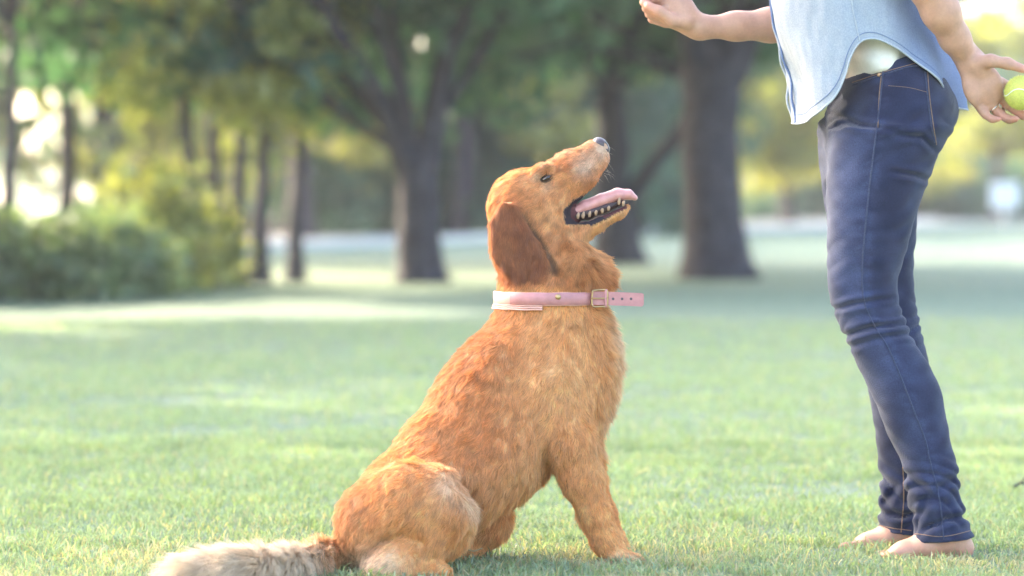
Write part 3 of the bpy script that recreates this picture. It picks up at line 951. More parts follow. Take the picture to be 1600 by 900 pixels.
# tail plume
TQ_ = TQ
T, W = sample(TV, TQ_, 26000, seed=5)
p0 = lerp_attr(TV, T, W)
ci = np.argmin(((p0[:, None, ::1] - tp[None, ::2])**2).sum(-1), 1) * 2
axd = np.gradient(tp, axis=0)[ci]; axd /= np.linalg.norm(axd, axis=1)[:, None]
nn = p0 - tp[ci]; nn -= axd * (nn * axd).sum(1)[:, None]; nn /= np.linalg.norm(nn, axis=1)[:, None] + 1e-9
T3 = axd * 1.0 + nn * .65 + np.stack([n1(p0), n2(p0), n3(p0)], 1) * .22 + rng.normal(0, .12, p0.shape)
T3[:, 2] -= .02
T3 /= np.linalg.norm(T3, axis=1)[:, None]
L = np.interp(ci / 30, [0, .2, .5, 1], [.016, .034, .058, .055]) * rng.uniform(.6, 1.2, len(p0))
hair_object('tail_fur', p0, T3, L, np.full(len(p0), .0004), LIGHT * .85 * (1 - smooth(1, 8, ci + rng.normal(0, 1.5, len(ci))))[:, None] + (smooth(1, 8, ci + rng.normal(0, 1.5, len(ci)))[:, None]) * CREAM * rng.uniform(.85, 1.15, (len(p0), 1)), M['fur'], dog,
            curl=np.stack([n2(p0 * 2), n1(p0 * 2), n3(p0)], 1) * .006, droop=.25)

# whiskers: fine pale hairs on the muzzle
k = 20
wu = rng.uniform(925, 950, k); wv = rng.uniform(235, 285, k) - (wu - 925) * .4
p0 = Pn(wu, wv, DY + .012)
T3 = np.stack([rng.uniform(.3, 1, k), rng.uniform(-1, -.2, k), rng.uniform(-.8, .2, k)], 1)
T3 /= np.linalg.norm(T3, axis=1)[:, None]
hair_object('whiskers', p0, T3, rng.uniform(.012, .03, k), np.full(k, .00014), np.tile([.7, .62, .52], (k, 1)), M['fur'], dog, droop=.4)

def sdf_mesh(name, build, lo, hi, step, mtl, parent, relax=2, colfn=None):
    g = Field(*[np.arange(l, h_ + step, step) for l, h_ in zip(lo, hi)])
    build(g)
    V, Q = g.surface(relax)
    return mesh_np(name, V, Q, mtl, parent, None if colfn is None else colfn(V))

c0 = D(937, 226, .03)
def nose_build(g):
    g.ell(c0, (R(13), .021, R(11)), rot=rad(-35), k=.004)
    g.ell(D(945, 234, .03), (R(8), .017, R(9)), k=.006)
    for s in (-1, 1):
        g.ell(D(946, 228, .03 + s * .012), (R(5.5), .0045, R(4)), rot=rad(-40), k=.003, sub=True)
        g.ell(D(934, 228, .03 + s * .021), (R(6), .004, R(2.2)), rot=rad(-20), k=.003, sub=True)
sdf_mesh('nose', nose_build, c0 - .03, c0 + .03, .0011, M['nose'], dog)
def tongue_build(g):
    pts = [((898, 332, .03), 9), ((915, 323, .03), 10.5), ((940, 313, .03), 10.5), ((965, 304, .03), 10), ((982, 304, .03), 8), ((992, 309, .03), 4.5)]
    g.chain([(D(*p), R(r)) for p, r in pts], k=.004, ys=.62)
c1 = D(945, 312, .03)
sdf_mesh('tongue', tongue_build, c1 - [.085, .045, .04], c1 + [.085, .045, .04], .0016, M['tongue'], dog)
def gum_build(g):
    g.chain([(D(893, 338, .03), R(10)), (D(918, 333, .03), R(9.5)), (D(945, 324, .03), R(8.5)), (D(972, 315, .03), R(5))], k=.006, ys=.62)
sdf_mesh('gum', gum_build, D(880, 355, -.02), D(990, 300, .08), .0018, M['gum'], dog)
tooth_spots = [(903, 335, 3.0), (911, 334.5, 4.2), (921, 332.5, 3.2), (931, 330, 1.6), (941, 326.5, 1.0), (951, 322.5, .6), (967, 313, 6.2), (974, 315, 1.2)]
for s in (-1, 1):
    for (tu, tv, th) in tooth_spots:
        yy = .03 + s * np.interp(tu, [900, 976], [.026, .017])
        pth = np.array([D(tu, tv + 7, yy), D(tu, tv + 2, yy), D(tu + 1, tv - th * .5, yy), D(tu + 1.5, tv - th, yy)])
        V, Q_, T_ = tube(pth, [R(1.6), R(2.7), R(1.7), R(.6)], 8)
        mesh_np('tooth', V, [Q_, T_], M['tooth'], dog)
for s in (-1, 1):
    ce = D(854, 278.5, .03 + s * .0540)
    an = np.linspace(0, math.pi, 12); bn = np.linspace(0, 2 * math.pi, 18, endpoint=False)
    A_, B_ = np.meshgrid(an, bn, indexing='ij')
    V = np.stack([np.sin(A_) * np.cos(B_) * .0090, np.sin(A_) * np.sin(B_) * .0094, np.cos(A_) * .0052 + np.sin(A_) * np.cos(B_) * .004], -1).reshape(-1, 3) + ce
    i, j = np.meshgrid(np.arange(11), np.arange(18), indexing='ij'); i, j = i.ravel(), j.ravel(); k2 = (j + 1) % 18
    mesh_np('eye', V, np.stack([i * 18 + j, (i + 1) * 18 + j, (i + 1) * 18 + k2, i * 18 + k2], 1), M['eye'], dog)

# collar: worn round the neck, fastened by a buckle under the throat
cc = D(859, 464, .015)
collar = empty('dog_collar', cc, "pink leather collar with brass buckle around the dog's neck", 'collar')
th = np.linspace(0, 2 * math.pi, 97)[:-1]
neck_a, neck_b = R(85), .103
def ring_strip(name, th, a_, b_, z0, z1, t, mtl, wob=0, closed=True, parent=collar):
    n = len(th)
    def ringp(ra, z):
        rr = 1 + wob * np.sin(th * 9 + z * 400) * .02
        return np.stack([cc[0] + (a_ + ra) * rr * np.cos(th), cc[1] + (b_ + ra) * rr * np.sin(th), cc[2] + z + R(3) * np.cos(th) * 0 + wob * .0015 * np.sin(th * 13)], 1)
    rows = [ringp(0, z0), ringp(t, z0 + .001), ringp(t * 1.15, (z0 + z1) / 2), ringp(t, z1 - .001), ringp(0, z1)]
    V = np.concatenate(rows); F = []
    for r_ in range(4):
        i = np.arange(n if closed else n - 1); j = (i + 1) % n
        F.append(np.stack([r_ * n + i, r_ * n + j, (r_ + 1) * n + j, (r_ + 1) * n + i], 1))
    return mesh_np(name, V, np.concatenate(F), mtl, parent)
ring_strip('strap', th, neck_a, neck_b, -R(11.5), R(9.5), .004, M['collar_pale'], .2)
tb = np.linspace(rad(150), rad(262), 50)
for q_ in range(3):
    ring_strip('fold', tb, neck_a + .002 + q_ * .001, neck_b + .002 + q_ * .001, -R(12.5 + q_ * 3), -R(9.6 + q_ * 3), .003, M['collar_pale'], .25, closed=False)
tb = np.linspace(rad(226), rad(352), 40)
ring_strip('leather_band', tb, neck_a + .0035, neck_b + .0035, -R(10), R(9), .003, M['collar'], 0, closed=False)
def box_mesh(name, pts_uv, y0, y1, mtl, parent, bev=0):
    A_ = Pn([p[0] for p in pts_uv], [p[1] for p in pts_uv], y0); B_ = Pn([p[0] for p in pts_uv], [p[1] for p in pts_uv], y1)
    n = len(pts_uv); V = np.vstack([A_, B_])
    i = np.arange(n); j = (i + 1) % n
    side = np.stack([i, j, j + n, i + n], 1)
    c_a, c_b = len(V), len(V) + 1
    V = np.vstack([V, A_.mean(0), B_.mean(0)])
    T_ = np.vstack([np.stack([np.full(n, c_a), j, i], 1), np.stack([np.full(n, c_b), i + n, j + n], 1)])
    return mesh_np(name, V, [side, T_], mtl, parent, smoothed=False)
yb = DY + .015 - .075
# free end of the strap, sticking out past the buckle
se = box_mesh('strap_end', [(926, 455), (950, 456), (980, 457), (1003, 458), (1006, 460), (1006, 476), (1003, 479), (980, 478), (950, 477), (926, 476)], yb - .010, yb - .006, M['collar'], collar)
for hu in (958, 972, 986):
    an = np.linspace(0, 2 * math.pi, 9)[:-1]
    box_mesh('hole', [(hu + 2.2 * math.cos(x), 467 + 2.2 * math.sin(x)) for x in an], yb - .0105, yb - .009, M['nose'], collar)
bk = fine_path(np.array([P(a, b_, yb - .012) for a, b_ in [(926, 454), (925, 466), (926, 478), (937, 479), (948, 478), (949, 466), (948, 454), (937, 453), (926, 454)]]), 40)
V, Q_, T_ = tube(bk, .0018, 8)
mesh_np('buckle', V, [Q_, T_], M['brass'], collar)
V, Q_, T_ = tube(np.array([P(923, 466, yb - .013), P(938, 466, yb - .0145), P(951, 466, yb - .013)]), .0015, 6)
mesh_np('buckle_pin', V, [Q_, T_], M['brass'], collar)
lp = fine_path(np.array([P(947, 452, yb - .011), P(946, 466, yb - .0125), P(947, 480, yb - .011)]), 8)
V, Q_, T_ = tube(lp, .003, 8)
mesh_np('keeper_loop', V, [Q_, T_], M['collar'], collar)
sp = D(872, 464, .015 - neck_b - .006)
def stud_build(g): g.ell(sp, (.006, .004, .006), k=.002)
sdf_mesh('stud', stud_build, sp - .01, sp + .01, .0012, M['brass'], collar)
# ------------------------------------------------------------------ the person
PY = 5.75
def Q5(u, v, y=PY): return P(u, v, y)
def r5(px, y=PY): return px * y / FPX
NY, FY = 5.665, 5.845                       # depth of the near and the far leg
person_base = Q5(1430, 862, 5.75); person_base[2] = 0
person = empty('person', person_base, 'person in denim shirt and dark blue jeans standing barefoot, one fist held out', 'person')

M['skin'] = attr_mat('skin', .5, 180, .07, bump=(380, .25, .0006), spec=.35, sss=.25)
BX = P(1300, 0, PY)[0]
g = Field(axis([(P(992, 0, 5.8)[0], P(1100, 0, 5.8)[0], .0028), (P(1100, 0, 5.8)[0], P(1492, 0, 5.7)[0], .008), (P(1492, 0, 5.7)[0], P(1640, 0, 5.7)[0], .0028)]),
          np.arange(5.50, 6.02, .0036),
          axis([(-.012, .12, .0034), (.12, .90, .013), (.90, 1.16, .0026), (1.16, 1.36, .010), (1.36, 1.70, .005)]))
# torso, neck, head (above the frame)
g.chain([(Q5(1390, 165), .085), (Q5(1385, 60), .095), (Q5(1345, -60), .115), (Q5(1345, -150), .118)], k=.04, ys=.86)
g.chain([(Q5(1348, -190, 5.60), .055), (Q5(1346, -200), .07), (Q5(1348, -190, 5.90), .055)], k=.05)
g.chain([(Q5(1345, -210), .058), (Q5(1335, -270), .052)], k=.03)
hc_ = Q5(1318, -365)
g.ell(hc_ + [.012, 0, .015], (.096, .077, .100), k=.03)
g.ell(hc_ + [-.030, 0, -.055], (.058, .055, .062), rot=rad(-20), k=.03)
g.ell(hc_ + [-.080, 0, -.108 + .02], (.022, .024, .018), k=.02)              # chin
g.cone(hc_ + [-.080, 0, .012], hc_ + [-.112, 0, -.030], .009, .0135, k=.014)  # nose
g.cone(hc_ + [-.084, -.022, -.062], hc_ + [-.084, .022, -.062], .0075, .0075, k=.006)
g.cone(hc_ + [-.083, -.020, -.073], hc_ + [-.083, .020, -.073], .0085, .0085, k=.006)
for s in (-1, 1):
    g.ell(hc_ + [.010, .076 * s, -.018], (.020, .008, .030), rot=rad(12), k=.006)   # ears
    g.ell(hc_ + [-.078, .031 * s, .008], (.012, .014, .010), k=.012, sub=True)
# legs and feet
for yy, pts in ((NY, [(1388, 190, 70), (1366, 330, 62), (1352, 450, 46), (1362, 505, 44), (1412, 610, 42), (1445, 700, 33), (1468, 790, 24), (1482, 838, 23)]),
                (FY, [(1372, 190, 66), (1362, 330, 58), (1378, 460, 42), (1386, 510, 42), (1405, 610, 40), (1412, 700, 32), (1416, 790, 23), (1422, 826, 22)])):
    g.chain([(Q5(u, v, yy), r5(r) * (.72 if v < 780 else .95)) for u, v, r in pts], k=.03)
def footb(yy, du, dvv):
    q = lambda u, v, dy=0: Q5(u + du, v + dvv, yy + dy)
    g.chain([(q(1482, 838), r5(24)), (q(1494, 852), r5(21)), (q(1506, 858), r5(15))], k=.02)
    g.chain([(q(1480, 842), r5(24)), (q(1446, 852), r5(19)), (q(1412, 861), r5(13)), (q(1398, 864), r5(10))], k=.02, ys=.66)
    for i, dy in enumerate((.030, .014, .001, -.011, -.022)):                 # big toe on the inner side
        sgn = 1 if yy == NY else -1
        ln = (1374, 1377, 1382, 1388, 1395)[i]
        g.cone(q(1402, 865, dy * sgn * .8), q(ln, 868.5, dy * sgn), r5(8), r5((8, 5.5, 5, 5, 4.6)[i]), k=.006)
footb(NY, 0, 0); footb(FY, -57, -13)
# far arm, held out with closed fist
FA = [(1350, -185, 5.90, 44), (1318, -80, 5.945, 37), (1290, 28, 5.93, 30), (1205, 39, 5.87, 25.5), (1150, 41, 5.845, 21), (1095, 43, 5.82, 16.5), (1082, 40, 5.818, 16)]
g.chain([(Q5(u, v, y), r5(r, y)) for u, v, y, r in FA], k=.02)
FH = 5.815
h = lambda u, v, dy=0: Q5(u, v, FH + dy)
g.chain([(h(1088, 40), r5(17)), (h(1068, 26), r5(21)), (h(1048, 4), r5(19))], k=.016, ys=.85)
g.ell(h(1056, 18), (r5(30), .026, r5(21)), rot=rad(38), k=.014)
for i, dy in enumerate((-.026, -.009, .009, .025)):
    o = (0, -4, -2, 5)[i]
    rr = (7.6, 8.0, 7.6, 6.6)[i]
    dy = -.022 + .011 * i
    g.chain([(h(1046 - 2 * i, -12 + 9 * i, dy), r5(rr + .6)), (h(1014 + i, -12 + 9 * i, dy), r5(rr - .2)), (h(1006 + 4 * i, 4 + 9 * i, dy - .004), r5(rr - .8)), (h(1026 + 5 * i, 15 + 8 * i, dy - .006), r5(rr - 1.4)), (h(1040 + 4 * i, 14 + 7 * i, dy - .004), r5(rr - 1.8))], k=.0022)
g.chain([(h(1072, 34, -.024), r5(12)), (h(1052, 32, -.037), r5(9.5)), (h(1030, 17, -.041), r5(8)), (h(1013, 9, -.038), r5(6.6))], k=.006)
# near arm, reaching behind the back with the ball
NA = [(1352, -180, 5.61, 46), (1400, -90, 5.565, 38), (1447, -28, 5.555, 31), (1470, 18, 5.57, 28), (1492, 60, 5.60, 22), (1508, 84, 5.618, 18.5)]
g.chain([(Q5(u, v, y), r5(r, y)) for u, v, y, r in NA], k=.02)
NH = 5.622
h = lambda u, v, dy=0: Q5(u, v, NH + dy)
g.chain([(h(1508, 84), r5(18.5)), (h(1522, 104, .002), r5(22)), (h(1538, 132, .008), r5(25)), (h(1544, 146, .012), r5(22))], k=.016, ys=1.75)
g.ell(h(1526, 104, -.008), (r5(22), .016, r5(15)), rot=rad(-35), k=.010)      # ball of the thumb
g.ell(h(1518, 140, -.002), (r5(13), .012, r5(26)), rot=rad(18), k=.010)
fingers = {'index': [(1563, 128, .018, 8.2), (1588, 142, .038, 7.6), (1612, 152, .036, 7), (1624, 164, .018, 6.2)],
           'middle': [(1556, 146, .018, 8.3), (1578, 166, .026, 7.7), (1598, 180, .014, 7), (1610, 181, -.006, 6.2)],
           'ring': [(1544, 158, .014, 8), (1560, 177, .015, 7.4), (1577, 187, .003, 6.8), (1588, 186, -.014, 6)],
           'little': [(1528, 164, .008, 7.4), (1538, 178, .004, 6.6), (1551, 187, -.006, 6), (1561, 187, -.018, 5.4)],
           'thumb': [(1524, 98, -.012, 12), (1548, 95, -.026, 9.5), (1574, 99, -.030, 8.4), (1599, 108, -.026, 6.8)]}
for nm, pts in fingers.items():
    g.chain([(h(a, b_, c_), r5(r)) for a, b_, c_, r in pts], k=.0055 if nm != 'thumb' else .009)
V, Q_ = g.surface(2)
su, sv = UV(V)
sc = np.repeat(np.array([[.49, .268, .183]]), len(V), 0)
red = np.zeros(len(V))
for pts in fingers.values():
    red = np.maximum(red, np.exp(-(np.hypot(su - pts[-1][0], sv - pts[-1][1]) / 16)**2))
red = np.maximum(red, .7 * np.exp(-(np.hypot(su - 1012, sv - 15) / 22)**2))
red = np.maximum(red, smooth(845, 870, sv) * .5)
sc = sc * (1 - red[:, None] * .6) + red[:, None] * .6 * np.array([.62, .27, .21])
sc *= (1 + .05 * Noise(77, 30)(V))[:, None]
lipm = np.exp(-(np.linalg.norm((V - (hc_ + [-.086, 0, -.067])) / [.014, .026, .011], axis=1))**4)
sc = sc * (1 - lipm[:, None]) + lipm[:, None] * np.array([.50, .18, .16])
mesh_np('body', V, Q_, M['skin'], person, sc)
M['hair'] = plain_mat('hair', (.10, .055, .03), .5, noise=120, amount=.4, bump=(260, .6, .002))
def hair_build(gg):
    gg.ell(hc_ + [.022, 0, .026], (.104, .088, .106), k=.02)
    gg.chain([(hc_ + [.07, 0, .0], .06), (hc_ + [.10, 0, -.08], .055), (hc_ + [.105, 0, -.18], .045), (hc_ + [.10, 0, -.27], .018)], k=.03)
    gg.ell(hc_ + [-.088, 0, -.050], (.085, .09, .098), rot=rad(8), k=.012, sub=True)
sdf_mesh('hair', hair_build, hc_ - [.12, .11, .32], hc_ + [.18, .11, .15], .006, M['hair'], person)
for s in (-1, 1):
    ce = hc_ + np.array([-.066, .031 * s, .006])
    sdf_mesh('eye', lambda gg: gg.ell(ce, (.012, .012, .012), k=.002), ce - .016, ce + .016, .0022, M['eye'], person)
# ring on the ring finger
M['silver'] = plain_mat('silver', (.75, .72, .68), .25, 1.0, noise=60, amount=.05)
rc = h(1553, 168.5, .0148); ra_d = h(1560, 177, .015) - h(1544, 158, .014); ra_d /= np.linalg.norm(ra_d)
e1 = np.cross(ra_d, [0, 1, 0]); e1 /= np.linalg.norm(e1); e2 = np.cross(ra_d, e1)
an = np.linspace(0, 2 * math.pi, 25)
V, Qr, Tr = tube(np.array([rc + r5(8.6) * (math.cos(x) * e1 + math.sin(x) * e2) for x in an]), .0013, 6)
mesh_np('finger_ring', V, [Qr, Tr], M['silver'], person)

# ---- tennis ball
M['felt'] = plain_mat('felt', (.62, .60, .15), .95, noise=220, amount=.14, bump=(500, .9, .0015), spec=.1)
M['rubber'] = plain_mat('rubber', (.80, .82, .70), .7, noise=90, amount=.06)
bc = h(1596, 145, -.018)
ball = empty('tennis_ball', bc, 'yellow-green tennis ball held in the hand behind the back', 'ball')
def ico(c, r, n=26):
    A_, B_ = np.meshgrid(np.linspace(0, math.pi, n), np.linspace(0, 2 * math.pi, 2 * n, endpoint=False), indexing='ij')
    V = np.stack([np.sin(A_) * np.cos(B_), np.sin(A_) * np.sin(B_), np.cos(A_)], -1).reshape(-1, 3) * r + c
    i, j = np.meshgrid(np.arange(n - 1), np.arange(2 * n), indexing='ij'); i, j = i.ravel(), j.ravel(); k2 = (j + 1) % (2 * n)
    return V, np.stack([i * 2 * n + j, (i + 1) * 2 * n + j, (i + 1) * 2 * n + k2, i * 2 * n + k2], 1)
V, F = ico(bc, .0330)
mesh_np('felt_cover', V, F, M['felt'], ball)
t = np.linspace(0, 2 * math.pi, 90)
A0 = .44
cs = np.stack([np.cos(t) * (math.cos(A0)) + np.cos(3 * t) * .26, np.sin(t) * math.cos(A0) - np.sin(3 * t) * .26, 1.0 * np.sin(2 * t) * .62], 1)
cs /= np.linalg.norm(cs, axis=1)[:, None]
Rm = np.array(Matrix.Rotation(.7, 3, 'Z') @ Matrix.Rotation(.9, 3, 'X'))
V, Qr, Tr = tube(bc + (cs @ Rm.T) * .0328, .0011, 6)
mesh_np('seam', V, [Qr, Tr], M['rubber'], ball)
T, W = sample(*ico(bc, .0331), 6000, seed=8)
Vb, _ = ico(bc, .0331)
p0 = lerp_attr(Vb, T, W); nn = (p0 - bc) / .0331
hair_object('felt_fuzz', p0, nn + rng.normal(0, .6, p0.shape), rng.uniform(.001, .0022, len(p0)), np.full(len(p0), .00016), np.array([.68, .76, .2]) * rng.uniform(.8, 1.2, (len(p0), 1)), M['fur'], ball, npt=3)

# ---- jeans
def gen_cyl(field, rings, k, bvals, yc):
    """rings: (v, u_left, u_right); stacked ellipses, smooth between rings"""
    vv_ = [r[0] for r in rings][::-1]
    zc = np.array([Q5((r[1] + r[2]) / 2, r[0], yc)[2] for r in rings][::-1])
    xc = np.array([(Q5(r[1], r[0], yc)[0] + Q5(r[2], r[0], yc)[0]) / 2 for r in rings][::-1])
    xa = np.array([(Q5(r[2], r[0], yc)[0] - Q5(r[1], r[0], yc)[0]) / 2 for r in rings][::-1])
    bb = np.array(bvals[::-1], float)
    zq, xq = catmull(zc, xc); _, aq = catmull(zc, xa); _, bq = catmull(zc, bb)
    sl, X, Y, Z = field.box([-9, -9, zc[0] - .05], [9, 9, zc[-1] + .05])
    zz = Z.ravel()
    cx, a_, b_ = np.interp(zz, zq, xq), np.interp(zz, zq, aq), np.interp(zz, zq, bq)
    sh = (1, 1, -1)
    cx, a_, b_ = cx.reshape(sh), a_.reshape(sh), b_.reshape(sh)
    k0 = np.sqrt(((X - cx) / a_)**2 + ((Y - yc) / b_)**2) + 1e-6
    k1 = np.sqrt(((X - cx) / a_**2)**2 + ((Y - yc) / b_**2)**2) + 1e-6
    d = k0 * (k0 - 1) / k1
    d = np.maximum(d, np.maximum(zc[0] - Z, Z - zc[-1]))
    field.put(sl, d.astype(np.float32), k)
near_r = [(204, 1296, 1478), (300, 1292, 1443), (388, 1292, 1418), (452, 1294, 1403), (508, 1312, 1418), (604, 1356, 1467), (688, 1392, 1485), (724, 1408, 1495), (780, 1418, 1503), (820, 1427, 1516), (846, 1427, 1526)]
far_r = [(192, 1278, 1450), (252, 1280, 1440), (316, 1288, 1435), (372, 1300, 1430), (460, 1322, 1429), (508, 1332, 1438), (540, 1340, 1445), (608, 1356, 1455), (696, 1370, 1456), (772, 1374, 1458), (816, 1372, 1460), (838, 1370, 1463)]
hip_r = [(78, 1318, 1446), (105, 1316, 1464), (135, 1308, 1482), (168, 1294, 1495), (200, 1291, 1490), (240, 1292, 1462), (275, 1294, 1448)]
j = Field(np.arange(P(1262, 0, 5.8)[0], P(1545, 0, 5.6)[0], .0034), np.arange(5.53, 5.98, .0036), np.arange(0.0, 1.04, .0034))
gen_cyl(j, near_r, .02, [.092, .086, .076, .066, .063, .064, .058, .056, .056, .058, .060], NY)
gen_cyl(j, far_r, .02, [.092, .088, .084, .078, .066, .063, .062, .062, .058, .056, .057, .059], FY)
gen_cyl(j, hip_r, .035, [.150, .158, .170, .176, .172, .155, .13], PY)
X, Y, Z = np.meshgrid(*j.ax, indexing='ij', sparse=True)
Pg = np.stack(np.broadcast_arrays(X, Y, Z), -1).reshape(-1, 3)
band = np.abs(j.F.ravel()) < .03
pb = Pg[band]; ub, vb = UV(pb)
disp = np.zeros(len(pb))
nw = Noise(41, 5); nw2 = Noise(42, 11); nw3 = Noise(43, 24)
wob = nw(pb) * 9
isn = pb[:, 1] < PY
def cre(c, wv, amp, slope, cu, per):
    """a run of soft creases centred on row c"""
    ph = (vb + (ub - cu) * slope + wob * 1.6) / per * 2 * math.pi
    s = np.sin(ph)
    return amp * (1 - np.abs(s) ** .8) * np.exp(-((vb - c) / wv)**2)
disp += cre(505, 34, .0065, .30, 1360, 40) * (.35 + .65 * smooth(1330, 1410, ub))
disp += cre(770, 46, .0090, -.45, 1450, 58)
disp += cre(812, 22, .0060, .25, 1470, 42)
disp += cre(395, 60, .0018, .15, 1360, 62)
disp += cre(230, 46, .0042, .22, 1440, 56) * smooth(1370, 1440, ub)
disp += cre(196, 30, .0030, -.15, 1310, 40) * smooth(1380, 1310, ub)
for pts, dep, wd in [([(1300, 178), (1345, 196), (1400, 204)], .004, 5), ([(1400, 212), (1440, 214), (1462, 236)], .005, 5), ([(1392, 268), (1430, 274), (1452, 282)], .0045, 5),
                     ([(1300, 484), (1340, 474), (1395, 466)], .005, 5), ([(1316, 526), (1360, 512), (1408, 505)], .006, 5), ([(1318, 545), (1365, 532), (1425, 522)], .003, 5),
                     ([(1420, 745), (1450, 770), (1440, 800)], .006, 7), ([(1515, 806), (1480, 812), (1440, 830)], .006, 6), ([(1500, 742), (1470, 760), (1452, 790)], .005, 7),
                     ([(1374, 745), (1400, 760), (1380, 790)], .006, 7), ([(1376, 800), (1410, 806), (1440, 800)], .005, 6)]:
    d_, t_ = seg_dist(ub, vb, pts)
    dep *= 1.35; wd *= .8
    disp += dep * (np.exp(-(d_ / wd)**2) - .55 * np.exp(-((d_ - wd * 2.2) / (wd * 1.2))**2)) * np.sin(np.clip(t_ * .94 + .03, 0, 1) * math.pi) ** .5
disp += .0011 * nw2(pb) + .0006 * nw3(pb)
ff = j.F.ravel(); ff[band] += disp.astype(np.float32); j.F = ff.reshape(j.F.shape)
# waist opening (front lower than back) and the open hems
zw = Q5(1330, 120)[2]; sw = (Q5(1420, 86)[2] - zw) / (Q5(1420, 86)[0] - Q5(1330, 120)[0])
xw = Q5(1330, 120)[0]
j.F = np.maximum(j.F, (Z - (zw + np.clip(X - xw, -.05, .13) * sw)) * .9)
for yy, uu0, vv0, uu1, vv1, lo_, hi_ in ((NY, 1427, 846, 1526, 838, 0, PY), (FY, 1370, 828, 1463, 836, PY, 99)):
    z0, z1 = Q5(uu0, vv0, yy)[2], Q5(uu1, vv1, yy)[2]; x0, x1 = Q5(uu0, vv0, yy)[0], Q5(uu1, vv1, yy)[0]
    zh = z0 + (X - x0) * (z1 - z0) / (x1 - x0)
    mk = (Y >= lo_) & (Y < hi_)
    shell = np.maximum(j.F, -(j.F + .006)) if False else j.F
    hollow = np.where(mk & (Z < zh + .05), np.maximum(j.F, -(j.F + .0075)), j.F)
    j.F = np.where(mk, np.maximum(hollow, zh - Z), j.F).astype(np.float32)
JV, JQ = j.surface(0)
ju, jv = UV(JV)
base = np.array([.010, .0150, .045])
fade = .85 * np.exp(-((ju - np.interp(jv, [150, 300, 450, 520, 700], [1335, 1325, 1325, 1345, 1425])) / 34)**2) * smooth(150, 230, jv) * smooth(760, 500, jv)
fade += .35 * np.exp(-((ju - np.interp(jv, [520, 850], [1400, 1460])) / 40)**2) * smooth(480, 560, jv)
osm = [(1381, 103), (1373, 178), (1360, 280), (1348, 404), (1350, 468), (1368, 512), (1388, 544), (1412, 600), (1432, 652), (1446, 688), (1453, 720), (1468, 780), (1475, 848)]
sdist, salong = seg_dist(ju, jv, osm)
puck = np.exp(-((sdist - 7) / 7)**2) * (.5 + .5 * np.sin(jv / 7.5 + nw3(JV) * 2)) * (JV[:, 1] < PY)
fade += .45 * puck
fade += .25 * nw2(JV) * .5 + .12 * nw3(JV)
fade = np.clip(fade + .15, 0, 1.4)
jc = base[None] * (1 - fade[:, None] * .5) + fade[:, None] * .5 * np.array([.060, .078, .165])
m, nt, b = mat('denim'); M['denim'] = m
a = N(nt, 'ShaderNodeAttribute', attribute_name='col'); co = objcoord(nt)
wv_ = N(nt, 'ShaderNodeTexWave', Scale=260.0, Distortion=1.5, Detail=2.0); wv_.bands_direction = 'DIAGONAL'
nz_ = N(nt, 'ShaderNodeTexNoise', Scale=420.0, Detail=4.0)
nt.links.new(co, wv_.inputs['Vector']); nt.links.new(co, nz_.inputs['Vector'])
c1 = ramp(nt, nz_.outputs['Fac'], [(.25, (.72, .72, .74)), (.75, (1.35, 1.33, 1.28))])
nt.links.new(mix_col(nt, a.outputs['Color'], c1, 1.0, 'MULTIPLY'), b.inputs['Base Color'])
b.inputs['Roughness'].default_value = .85; b.inputs['Specular IOR Level'].default_value = .2
b.inputs['Sheen Weight'].default_value = .15; b.inputs['Sheen Roughness'].default_value = .5
bp = N(nt, 'ShaderNodeBump', Strength=.35, Distance=.0008)
nt.links.new(wv_.outputs['Fac'], bp.inputs['Height']); nt.links.new(bp.outputs[0], b.inputs['Normal'])
jeans = mesh_np('jeans', JV, JQ, M['denim'], person, jc)
M['thread'] = plain_mat('thread', (.24, .15, .10), .8, noise=200, amount=.2)
M['seam'] = plain_mat('seam', (.045, .055, .105), .9, noise=300, amount=.35)
M['copper'] = plain_mat('copper', (.55, .33, .2), .35, 1.0, noise=60, amount=.1)
JB = BVHTree.FromPolygons(JV.tolist(), JQ.tolist())
def on_surface(pts, y0=5.2, y1=6.3, n=60, lift=.0008):
    out = []
    for u, v in fine_path(np.array(pts, float), n):
        o_ = Vector((0, 0, CAM_Z)); d_ = (Vector(P(u, v, 6.0)) - o_).normalized()
        hit = JB.ray_cast(o_ + d_ * (y0 - .3), d_)
        if hit[0] is not None: out.append(np.array(hit[0]) + np.array(hit[1]) * lift)
    return np.array(out)
def seam(pts, rad_, mtl, n=60, name='seam'):
    q = on_surface(pts, n=n)
    if len(q) < 3: return
    V, Qr, Tr = tube(q, rad_, 6)
    mesh_np(name, V, [Qr, Tr], mtl, jeans)
seam(osm, .0016, M['seam'], 160)
seam([(1379, 103), (1374, 150), (1372, 200)], .0010, M['thread'], 40)
seam([(1449, 112), (1452, 150), (1458, 195), (1463, 226)], .0009, M['thread'], 40)
seam([(1445, 112), (1449, 150), (1454, 190), (1460, 222)], .0016, M['seam'], 40)
seam([(1332, 133), (1380, 117), (1430, 103), (1462, 108)], .0015, M['seam'], 40)
seam([(1332, 129), (1380, 113), (1430, 99)], .0007, M['thread'], 40)
seam([(1388, 134), (1420, 137), (1448, 144)], .0005, M['thread'], 30)
seam([(1411, 730), (1412, 780), (1408, 832)], .0011, M['thread'], 40)
seam([(1372, 820), (1400, 826), (1424, 829)], .0008, M['thread'], 30)
seam([(1430, 834), (1475, 838), (1522, 828)], .0008, M['thread'], 40)
q = on_surface([(1373, 116), (1374, 117), (1375, 118)], n=3)
if len(q): sdf_mesh('rivet', lambda gg: gg.ell(q[1], (.0045, .003, .0045), k=.001), q[1] - .008, q[1] + .008, .0011, M['copper'], jeans)

